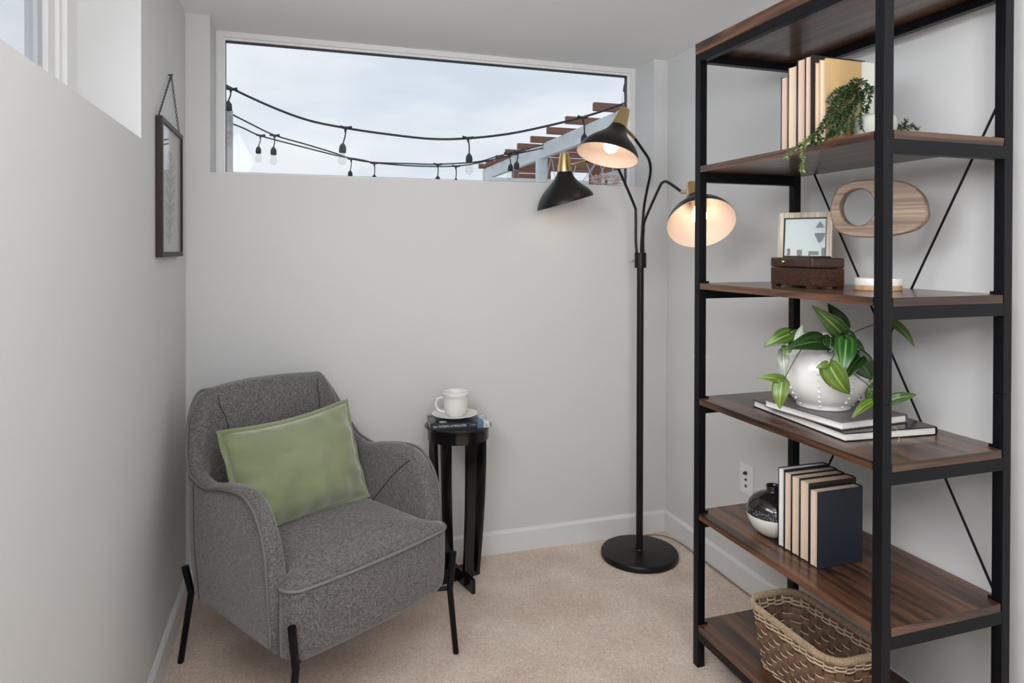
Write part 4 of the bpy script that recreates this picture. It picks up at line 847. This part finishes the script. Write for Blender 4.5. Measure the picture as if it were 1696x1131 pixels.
o = link('foliage', fb, mat('dark_small_leaves', (0.006, 0.020, 0.007), 0.35, color2=(0.045, 0.095, 0.028), vscale=(160, 160, 160)), tp); o['kind'] = 'stuff'
o = link('young_foliage', fb2, mat('young_leaves', (0.08, 0.13, 0.03), 0.4, color2=(0.20, 0.27, 0.09), vscale=(160, 160, 160)), tp); o['kind'] = 'stuff'; o['label'] = 'paler green tips hanging over the edge'

# ---------------------------------------------------------------- carved dark wooden box
cb = thing('wooden_box', 'small carved dark wood box with brass knob in front of the picture frame', 'box', SP(0.352, 0.108, Z[3]), SA + math.radians(-8))
CARV = mat('carved_dark_mahogany', (0.012, 0.004, 0.003), 0.38, color2=(0.085, 0.032, 0.020), vscale=(140, 140, 140), vdetail=5, bump=0.8, bscale=(170, 170, 170), bdist=0.002, spec=0.2)
MAH = mat('dark_mahogany', (0.016, 0.006, 0.004), 0.30, color2=(0.045, 0.016, 0.011), vscale=(15, 60, 60), bump=0.25, bscale=(90, 90, 90), bdist=0.001)
BL, BD = 0.218, 0.108
link('body', box(NB(), (0, 0, 0.006), (BD, BL, 0.060), 0.003), CARV, cb)
link('lid', box(NB(), (-0.001, -0.001, 0.061), (BD + 0.001, BL + 0.001, 0.092), 0.006, 3), MAH, cb)
link('lid_panel', box(NB(), (0.022, 0.030, 0.091), (BD - 0.022, BL - 0.030, 0.097), 0.0025), MAH, cb)
for x in (0.002, BD - 0.020):
    for y in (0.002, BL - 0.030): link('foot', box(NB(), (x, y, 0.0), (x + 0.018, y + 0.028, 0.0065), 0.001), MAH, cb)
bm = NB(); tube(bm, [(0, BL * .58, 0.079), (-0.008, BL * .58, 0.079)], 0.0028, 8); sphere(bm, (-0.012, BL * .58, 0.079), 0.0062, 12); link('knob', bm, BRASS, cb, True)
# ---------------------------------------------------------------- small picture in a whitewashed frame, leaning
nrm = (Vector((-0.80, -0.60, 0))).normalized(); xax = Vector((0, 0, 1)).cross(nrm).normalized()       # xax: to the right when facing the picture
lean = math.radians(7)
zax = (Vector((0, 0, 1)) * math.cos(lean) - nrm * math.sin(lean)).normalized(); nax = xax.cross(zax).normalized()
if nax.dot(nrm) < 0: nax = -nax
FPOS = SP(0.572, 0.271, Z[3] + 0.001)
M = Matrix(((xax.x, -nax.x, zax.x, 0), (xax.y, -nax.y, zax.y, 0), (xax.z, -nax.z, zax.z, 0), (0, 0, 0, 1)))
ph = thing('picture_frame', 'small whitewashed wood frame with blue-grey lettered print leaning behind the box', 'picture frame', FPOS, 0, None, M.to_euler())
FW, FH, FD = 0.086, 0.244, 0.022
WW = wood_mat('whitewashed_wood', (0.48, 0.38, 0.28), (0.72, 0.63, 0.52), 1.5, 0.6, 2, 0.0)
for a, b in (((-FW, 0, 0), (-FW + 0.019, FD, FH)), ((FW - 0.019, 0, 0), (FW, FD, FH)), ((-FW + 0.019, 0, 0), (FW - 0.019, FD, 0.019)), ((-FW + 0.019, 0, FH - 0.019), (FW - 0.019, FD, FH))):
    link('frame_rail', box(NB(), a, b, 0.002), WW, ph)
for a, b in (((-FW + 0.019, 0.005, 0.019), (-FW + 0.0215, 0.014, FH - 0.019)), ((FW - 0.0215, 0.005, 0.019), (FW - 0.019, 0.014, FH - 0.019)), ((-FW + 0.0215, 0.005, FH - 0.0215), (FW - 0.0215, 0.014, FH - 0.019))):
    link('inner_slip', box(NB(), a, b), BLACK_METAL, ph)
link('print', box(NB(), (-FW + 0.019, 0.012, 0.019), (FW - 0.019, 0.014, FH - 0.019)), mat('pale_print_paper', (0.60, 0.64, 0.68), 0.7), ph)
SL8 = mat('slate_print_ink', (0.085, 0.11, 0.15), 0.7); CRM = mat('cream_print_ink', (0.62, 0.62, 0.56), 0.7)
box(bm := NB(), (-FW + 0.0215, 0.0112, 0.056), (0.040, 0.0119, 0.120)); link('print_panel', bm, CRM, ph)
def ink(x0, x1, z0, z1): return link('print_letter', box(NB(), (x0, 0.0104, z0), (x1, 0.0111, z1)), SL8, ph)
ink(-0.056, -0.046, 0.088, 0.122); ink(-0.024, -0.008, 0.066, 0.118); ink(-FW + 0.022, 0.042, 0.058, 0.068); ink(0.012, 0.044, 0.100, 0.113); ink(0.052, 0.064, 0.03, 0.125); ink(0.012, 0.018, 0.076, 0.100)
bm = NB()
for zz, s in ((0.1995, 1), (0.166, -1)):
    v = [bm.verts.new(p) for p in ((0.030, 0.0108, zz - 0.008 * s), (0.062, 0.0108, zz - 0.008 * s), (0.046, 0.0108, zz + 0.014 * s))]; bm.faces.new(v)
v = [bm.verts.new(p) for p in ((0.028, 0.0108, 0.172), (0.064, 0.0108, 0.172), (0.054, 0.0108, 0.148), (0.044, 0.0108, 0.138))]; bm.faces.new(v)
link('print_motif', bm, SL8, ph)
link('glass', box(NB(), (-FW + 0.019, 0.007, 0.019), (FW - 0.019, 0.0085, FH - 0.019)), THIN_GLASS, ph)
link('easel_back', box(NB(), (-0.03, FD, 0.0), (0.03, FD + 0.003, 0.16)), BLACK_METAL, ph)
# ---------------------------------------------------------------- wooden ring sculpture on a marble and wood disc
SPOS = SP(0.262, 0.262, Z[3])
xa = Vector((0.953, -0.302, 0)); na = Vector((-0.85, -0.527, 0)).normalized(); xa = Vector((0, 0, 1)).cross(na).normalized()
sc = thing('sculpture', 'abstract pierced wooden sculpture on a white marble and wood disc base', 'sculpture', SPOS, math.atan2(xa.y, xa.x))
lathe(bm := NB(), [(0, 0), (0.061, 0), (0.063, 0.002), (0.063, 0.015), (0, 0.015)], 48); bmesh.ops.remove_doubles(bm, verts=bm.verts[:], dist=1e-6)
link('wooden_base', bm, mat('pale_mango_wood', (0.42, 0.24, 0.12), 0.5, color2=(0.58, 0.38, 0.22), vscale=(60, 60, 20), bump=0.1), sc, 'auto')
lathe(bm := NB(), [(0, 0.015), (0.062, 0.015), (0.0625, 0.017), (0.0625, 0.033), (0.061, 0.035), (0, 0.035)], 48); bmesh.ops.remove_doubles(bm, verts=bm.verts[:], dist=1e-6)
link('marble_base', bm, mat('white_marble', (0.80, 0.79, 0.77), 0.3, color2=(0.62, 0.61, 0.60), vscale=(20, 20, 20), distort=2, lo=0.55, hi=0.75), sc, 'auto')
tube(bm := NB(), [(0, 0, 0.036), (0, 0, 0.16)], 0.003, 8); link('rod', bm, BLACK_METAL, sc, 'auto')
# outline in the local x-z plane, pierced by a hole left of the middle; thickness along y
def outline(n):
    ctl = [(x_ * 0.90 + 0.001, 0.236 + (z_ - 0.238) * 0.93) for x_, z_ in [(-0.139, 0.252), (-0.136, 0.205), (-0.118, 0.168), (-0.070, 0.150), (0.0, 0.148), (0.062, 0.156), (0.110, 0.172), (0.136, 0.200), (0.138, 0.232), (0.126, 0.272), (0.092, 0.306), (0.040, 0.322), (-0.020, 0.328), (-0.075, 0.324), (-0.118, 0.303)]]
    m = len(ctl); out = []
    for i in range(m):
        p0, p1, p2, p3 = [Vector((*ctl[(i + k) % m], 0)) for k in (-1, 0, 1, 2)]
        for k in range(n):
            t_ = k / n; out.append(0.5 * ((2 * p1) + (p2 - p0) * t_ + (2 * p0 - 5 * p1 + 4 * p2 - p3) * t_ * t_ + (3 * p1 - p0 - 3 * p2 + p3) * t_ ** 3))
    return out
OUT = outline(5); hc = Vector((-0.050, 0.240, 0)); TT = 0.023
def inner_of(p): a = math.atan2(p.y - hc.y, p.x - hc.x); return Vector((hc.x + 0.047 * math.cos(a), hc.y + 0.054 * math.sin(a), 0))
loops = []
for p in OUT:
    i_ = inner_of(p); d = (p - i_).normalized(); b_ = 0.0045
    q = [(p - d * b_, TT), (p - d * 0.001, TT - 0.003), (p, TT - b_), (p, -TT + b_), (p - d * 0.001, -TT + 0.003), (p - d * b_, -TT), (i_ + d * 0.003, -TT), (i_, -TT + 0.003), (i_, TT - 0.003), (i_ + d * 0.003, TT)]
    loops.append([Vector((a.x, y, a.y)) for a, y in q])
loops.append(loops[0]); rings(bm := NB(), loops, True, False, False); bmesh.ops.remove_doubles(bm, verts=bm.verts[:], dist=1e-6)
link('pierced_block', bm, SCWOOD, sc, 'auto')

# ---------------------------------------------------------------- woven basket on the bottom board
BZ = Z[0] + 0.0005
bk = thing('basket', 'rounded rectangular brown woven basket with braided rim on the bottom shelf', 'basket', SP(0.383, 0.142, BZ), SA)
BH = 0.190; AX0, AY0, AX1, AY1 = 0.080, 0.156, 0.098, 0.186      # half sizes at the bottom and at the rim
def bpt(s, q, off=0.0, z=None):
    """s in 0..1 round the rounded rectangle, q height 0..1"""
    ax = AX0 + (AX1 - AX0) * q + off; ay = AY0 + (AY1 - AY0) * q + off; rc_ = 0.062 + off
    sx, sy = ax - rc_, ay - rc_; per_ = 4 * sx + 4 * sy + 2 * PI * rc_; d = (s % 1) * per_
    segs = [(2 * sy, 'l', (ax, -sy), (0, 1)), (PI / 2 * rc_, 'a', (sx, sy), 0), (2 * sx, 'l', (sx, ay), (-1, 0)), (PI / 2 * rc_, 'a', (-sx, sy), PI / 2), (2 * sy, 'l', (-ax, sy), (0, -1)), (PI / 2 * rc_, 'a', (-sx, -sy), PI), (2 * sx, 'l', (-sx, -ay), (1, 0)), (PI / 2 * rc_, 'a', (sx, -sy), 1.5 * PI)]
    for ln, k, o_, a_ in segs:
        if d <= ln or k == 'a' and a_ == 1.5 * PI:
            if k == 'l': x, y = o_[0] + a_[0] * d, o_[1] + a_[1] * d; n_ = Vector((a_[1], -a_[0], 0))
            else: t_ = a_ + d / rc_; x, y = o_[0] + rc_ * math.cos(t_), o_[1] + rc_ * math.sin(t_); n_ = Vector((math.cos(t_), math.sin(t_), 0))
            return Vector((x, y, (q * BH) if z is None else z)), n_
        d -= ln
NSK = 34
WV1 = mat('brown_woven_strip', (0.11, 0.058, 0.034), 0.5, color2=(0.25, 0.145, 0.088), vscale=(25, 25, 90), bump=0.2, bscale=(60, 60, 400)); WV2 = mat('dark_stake_strip', (0.085, 0.048, 0.030), 0.55, color2=(0.20, 0.12, 0.075), vscale=(90, 90, 25))
ROPE = mat('tan_seagrass', (0.34, 0.24, 0.15), 0.8, color2=(0.55, 0.42, 0.29), vscale=(160, 160, 160), bump=0.4, bscale=(500, 500, 500)); CORD = mat('pale_twine', (0.52, 0.40, 0.27), 0.8, color2=(0.62, 0.50, 0.36), vscale=(300, 300, 300), bump=0.3, bscale=(900, 900, 900))
# stakes: upright flat strips weaving in and out of the rows
rows = 6; q0, q1 = 0.03, 0.74
def wv(s, row): return math.sin(PI * (s * NSK)) * (1 if row % 2 else -1)
for k in range(NSK):
    s = (k + 0.5) / NSK; sgn = 1 if k % 2 else -1; loops = []
    for i in range(19):
        q = i / 18 * 0.93; rowf = (q - q0) / (q1 - q0) * rows - 0.5
        off = -0.0022 * math.cos(PI * rowf) * sgn if q < q1 + 0.05 else 0.0
        p, n_ = bpt(s, q, 0.0); t_ = Vector((-n_.y, n_.x, 0)); h_ = 0.0125
        loops.append([p + n_ * (off + e) + t_ * y for e, y in ((-0.0007, -h_), (0.0007, -h_), (0.0007, h_), (-0.0007, h_))])
    rings(bm := NB(), loops); link('stake', bm, WV2, bk, 'auto')
for row in range(rows):
    qa = q0 + (q1 - q0) * (row + 0.08) / rows; qb = q0 + (q1 - q0) * (row + 0.86) / rows; loops = []; n_s = NSK * 6
    for i in range(n_s):
        s = i / n_s; ph_ = math.cos(PI * (s * NSK - 0.5)) * (1 if row % 2 else -1); off = 0.0030 * max(-1, min(1, 1.5 * ph_))
        a, na_ = bpt(s, qa); b, _ = bpt(s, qb)
        loops.append([a + na_ * (off - .0006), a + na_ * (off + .0006), b + na_ * (off + .0006), b + na_ * (off - .0006)])
    loops.append(loops[0]); rings(bm := NB(), loops, True, False, False); bmesh.ops.remove_doubles(bm, verts=bm.verts[:], dist=1e-6); link('weaver', bm, WV1, bk, 'auto')
def cord(q, r, amp, m, phase=0, name='twine', nn=NSK * 8, wav=1):
    pts = []
    for i in range(nn):
        s = i / nn; p, n_ = bpt(s, q); pts.append(p + n_ * (amp * math.cos(PI * (s * NSK - 0.5) * wav + phase)) + Vector((0, 0, 0.0)))
    tube(bm := NB(), pts, r, 6, closed=True); link(name, bm, m, bk, True)
for row in range(rows - 1):
    q = q0 + (q1 - q0) * (row + 0.97) / rows; cord(q, 0.0016, 0.0042, CORD, 0 if row % 2 else PI)
for i in range(4): cord(q1 + 0.035 + i * 0.030, 0.0024, 0.0040, CORD, PI * (i % 2), 'rope_row')
for i in range(3): cord(0.012 + i * 0.026, 0.0024, 0.0040, CORD, PI * (i % 2), 'rope_row')
# braided rim: a core with a tight wrap of fibre
pts = [bpt(i / 160, 0.965, 0.001)[0] for i in range(160)]; tube(bm := NB(), pts, 0.0060, 10, closed=True)
for v_ in bm.verts: v_.co.z = (v_.co.z - 0.965 * BH) * 1.5 + 0.955 * BH
link('rim', bm, ROPE, bk, True)
bm = NB(); nw = 250; hp = []
for i in range(nw * 9):
    s = i / (nw * 9); p, n_ = bpt(s, 0.965, 0.001); a = 2 * PI * i / 9 
    hp.append(p + n_ * 0.0068 * math.cos(a) + Vector((0, 0, 0.0105 * math.sin(a) - 0.0020)))
tube(bm, hp, 0.0017, 4, closed=True); link('rim_wrap', bm, ROPE, bk, True)
link('bottom', (lambda b_: (rings(b_, [[bpt(i / 48, 0.0, -0.001, 0.003)[0] for i in range(48)], [bpt(i / 48, 0.0, -0.001, 0.006)[0] for i in range(48)]]), b_)[1])(NB()), WV2, bk)

# ---------------------------------------------------------------- outside the back window
PATIO = mat('grey_patio_paving', (0.42, 0.41, 0.40), 0.9)
struct('patio_slab', box(NB(), (-6, YR + 0.3, 1.40), (12, 16, 1.50)), PATIO)
struct('patio_wall', box(NB(), (-6, YR + 0.02, 0.9), (12, YR + 0.3, 1.50)), PATIO)
struct('patio_parapet', box(NB(), (1.95, 7.0, 1.50), (4.6, 7.15, 2.242), 0.004), mat('white_render', (0.85, 0.85, 0.84), 0.7))
WIREM = mat('black_rubber_cable', (0.018, 0.019, 0.024), 0.5); CLEAR = glass_mat('clear_bulb_glass', (0.93, 0.94, 0.93), 0.05); FIL = mat('warm_filament', (0.5, 0.3, 0.12), 0.5)
slab = ['nearest black string light crossing the whole window sky with large clear bulbs', 'far string light, upper of the two thin ones sagging to the window sill', 'far string light, lower of the two thin ones sagging to the window sill']
asg = [0, 0, 0, 0, 0, 1, 2, 1, 2, 1, 2, 1, 2]; SLT = []
for i, wpts in enumerate(WIRES):
    o0 = Vector(wpts[0]); t = thing('string_light', slab[i], 'string light', o0, 0, 'string lights outside the window'); SLT.append((t, o0))
    tube(bm := NB(), smooth_path([Vector(p) - o0 for p in wpts], 5), 0.0068 if i == 0 else 0.0062, 8); link('cable', bm, WIREM, t, True)
for k, (a, b, c) in enumerate(PENDANTS):
    t, o0 = SLT[asg[k]]; a = Vector(a) - o0; b = Vector(b) - o0; c = Vector(c) - o0; sc_ = (c - b).length / 0.125
    bm = NB(); tube(bm, smooth_path([a, a + (b - a) * 0.5 + Vector((0.004, 0, 0)), b], 4), 0.0045 * sc_, 6)
    tube(bm, [a + Vector((-0.034 * sc_, 0, 0.003)), a + Vector((-0.012 * sc_, 0, -0.002)), a + Vector((0.012 * sc_, 0, -0.002)), a + Vector((0.034 * sc_, 0, 0.003))], 0.0085 * sc_, 8)
    tube(bm, [a, a + (b - a) * 0.3], 0.011 * sc_, 8, 0.004 * sc_)
    dn = (c - b).normalized(); M = basis(b, dn, (1, 0, 0))
    lathe(bm, [(0, -0.004), (0.006, -0.004), (0.012, 0.004), (0.0195, 0.016), (0.021, 0.030), (0.0205, 0.052), (0.018, 0.054), (0, 0.054)], 14, M @ Matrix.Diagonal((sc_, sc_, sc_, 1)))
    s_ = link('socket', bm, WIREM, t, True)
    bm = NB(); lathe(bm, [(0.013, 0.054), (0.0155, 0.062), (0.022, 0.080), (0.0245, 0.094), (0.023, 0.108), (0.016, 0.120), (0.006, 0.125), (0, 0.1255)], 16, M @ Matrix.Diagonal((sc_, sc_, sc_, 1))); link('bulb', bm, CLEAR, s_, True)
# pergola: white-grey beam with brown slats laid across it
pg = thing('pergola', 'white-grey pergola beam carrying brown wooden slats outside the window', 'pergola', (2.30, 6.30, 1.50))
PO_ = Vector((2.30, 6.30, 1.50)); WG = mat('weathered_white_paint', (0.62, 0.67, 0.69), 0.7, color2=(0.80, 0.84, 0.85), vscale=(6, 2, 9), bump=0.2, bscale=(40, 40, 40)); RB = mat('reddish_brown_timber', (0.17, 0.075, 0.055), 0.7, color2=(0.27, 0.13, 0.095), vscale=(4, 40, 40))
b0 = Vector((2.31, 8.463, 2.5)) - PO_; b1 = Vector((2.27, 3.85, 2.5)) - PO_
link('beam', box(NB(), (-0.02, b1.y, 0.86), (0.03, b0.y, 1.0), 0.004), WG, pg)
for s in SLATS + [(2.105, 4.12, 2.57)]:
    p = Vector(s) - PO_; link('slat', box(NB(), (p.x, p.y - 0.02, 1.001), (p.x + 1.9, p.y + 0.02, 1.062), 0.003), RB, pg)
link('beam', box(NB(), (1.66, b1.y, 0.86), (1.71, b0.y, 1.0), 0.004), WG, pg)
link('post', box(NB(), (-0.045, -0.045, 0), (0.050, 0.05, 0.861), 0.004), WG, pg)
link('post', box(NB(), (0.60, 0.1, 0), (0.70, 0.2, 1.0), 0.004), RB, pg)
fe = thing('timber_screen', 'reddish brown horizontal board screen low behind the pergola', 'fence', (2.85, 8.9, 1.5))
for k in range(8): link('board', box(NB(), (0, 0.02, 0.02 + k * 0.145), (0.55, 0.045, 0.155 + k * 0.145), 0.002), RB, fe)
for x in (0.0, 0.47): link('post', box(NB(), (x, 0.045, 0), (x + 0.08, 0.12, 1.18), 0.002), RB, fe)
br = thing('bamboo_pole', 'pale bent bamboo pole slung under the pergola beam', 'pole', (2.4, 5.2, 2.3))
bp_ = [Vector(p) - Vector((2.4, 5.2, 2.3)) for p in BAMBOO]
tube(bm := NB(), smooth_path(bp_, 4), 0.017, 10); 
for p in bp_[1:-1]: sphere(bm, p, 0.022, 10, (1, 1, 0.9))
link('pole', bm, mat('bleached_bamboo', (0.42, 0.37, 0.31), 0.6), br, True)
for i, (a, b) in enumerate(CORDS):
    link('hanging_cord', tube(NB(), [Vector(a) - PO_, Vector(b) - PO_], 0.0035, 6), mat('pale_blue_white_cord', (0.62, 0.65, 0.78), 0.8), pg, True)
lb = thing('coral_shrub', 'pale coral pink shrub just above the sill at the window right end', 'shrub', SHRUB)
bm = NB(); rnd = random.Random(11)
for k in range(260):
    d = Vector((rnd.gauss(0, 1), rnd.gauss(0, 1), rnd.gauss(0, 1))).normalized(); p = Vector((d.x * 0.15, d.y * 0.10, d.z * 0.05)) * rnd.uniform(0.6, 1)
    small_leaf(bm, p, (d + Vector((0, 0, .4))).normalized(), Vector((rnd.uniform(-1, 1), rnd.uniform(-1, 1), 1)).normalized(), 0.03, 0.009)
o = link('foliage', bm, mat('coral_leaves', (0.62, 0.42, 0.36), 0.7, color2=(0.75, 0.6, 0.52), vscale=(30, 30, 30)), lb); o['kind'] = 'stuff'
tube(bm := NB(), [(0, 0, -SHRUB[2] + 1.5), (0, 0, 0)], 0.012, 8); link('stem', bm, VM, lb, True)
# grey weathered post just outside the window's left end
tag(link('timber_post', box(NB(), (-0.03, -0.04, 0), (0.03, 0.04, 0.785), 0.004), mat('grey_weathered_wood', (0.33, 0.31, 0.33), 0.8, color2=(0.52, 0.49, 0.50), vscale=(20, 20, 60)), None, False, (LPOST[0], LPOST[1], 1.5)), 'grey weathered post outside the left end of the window', 'post')
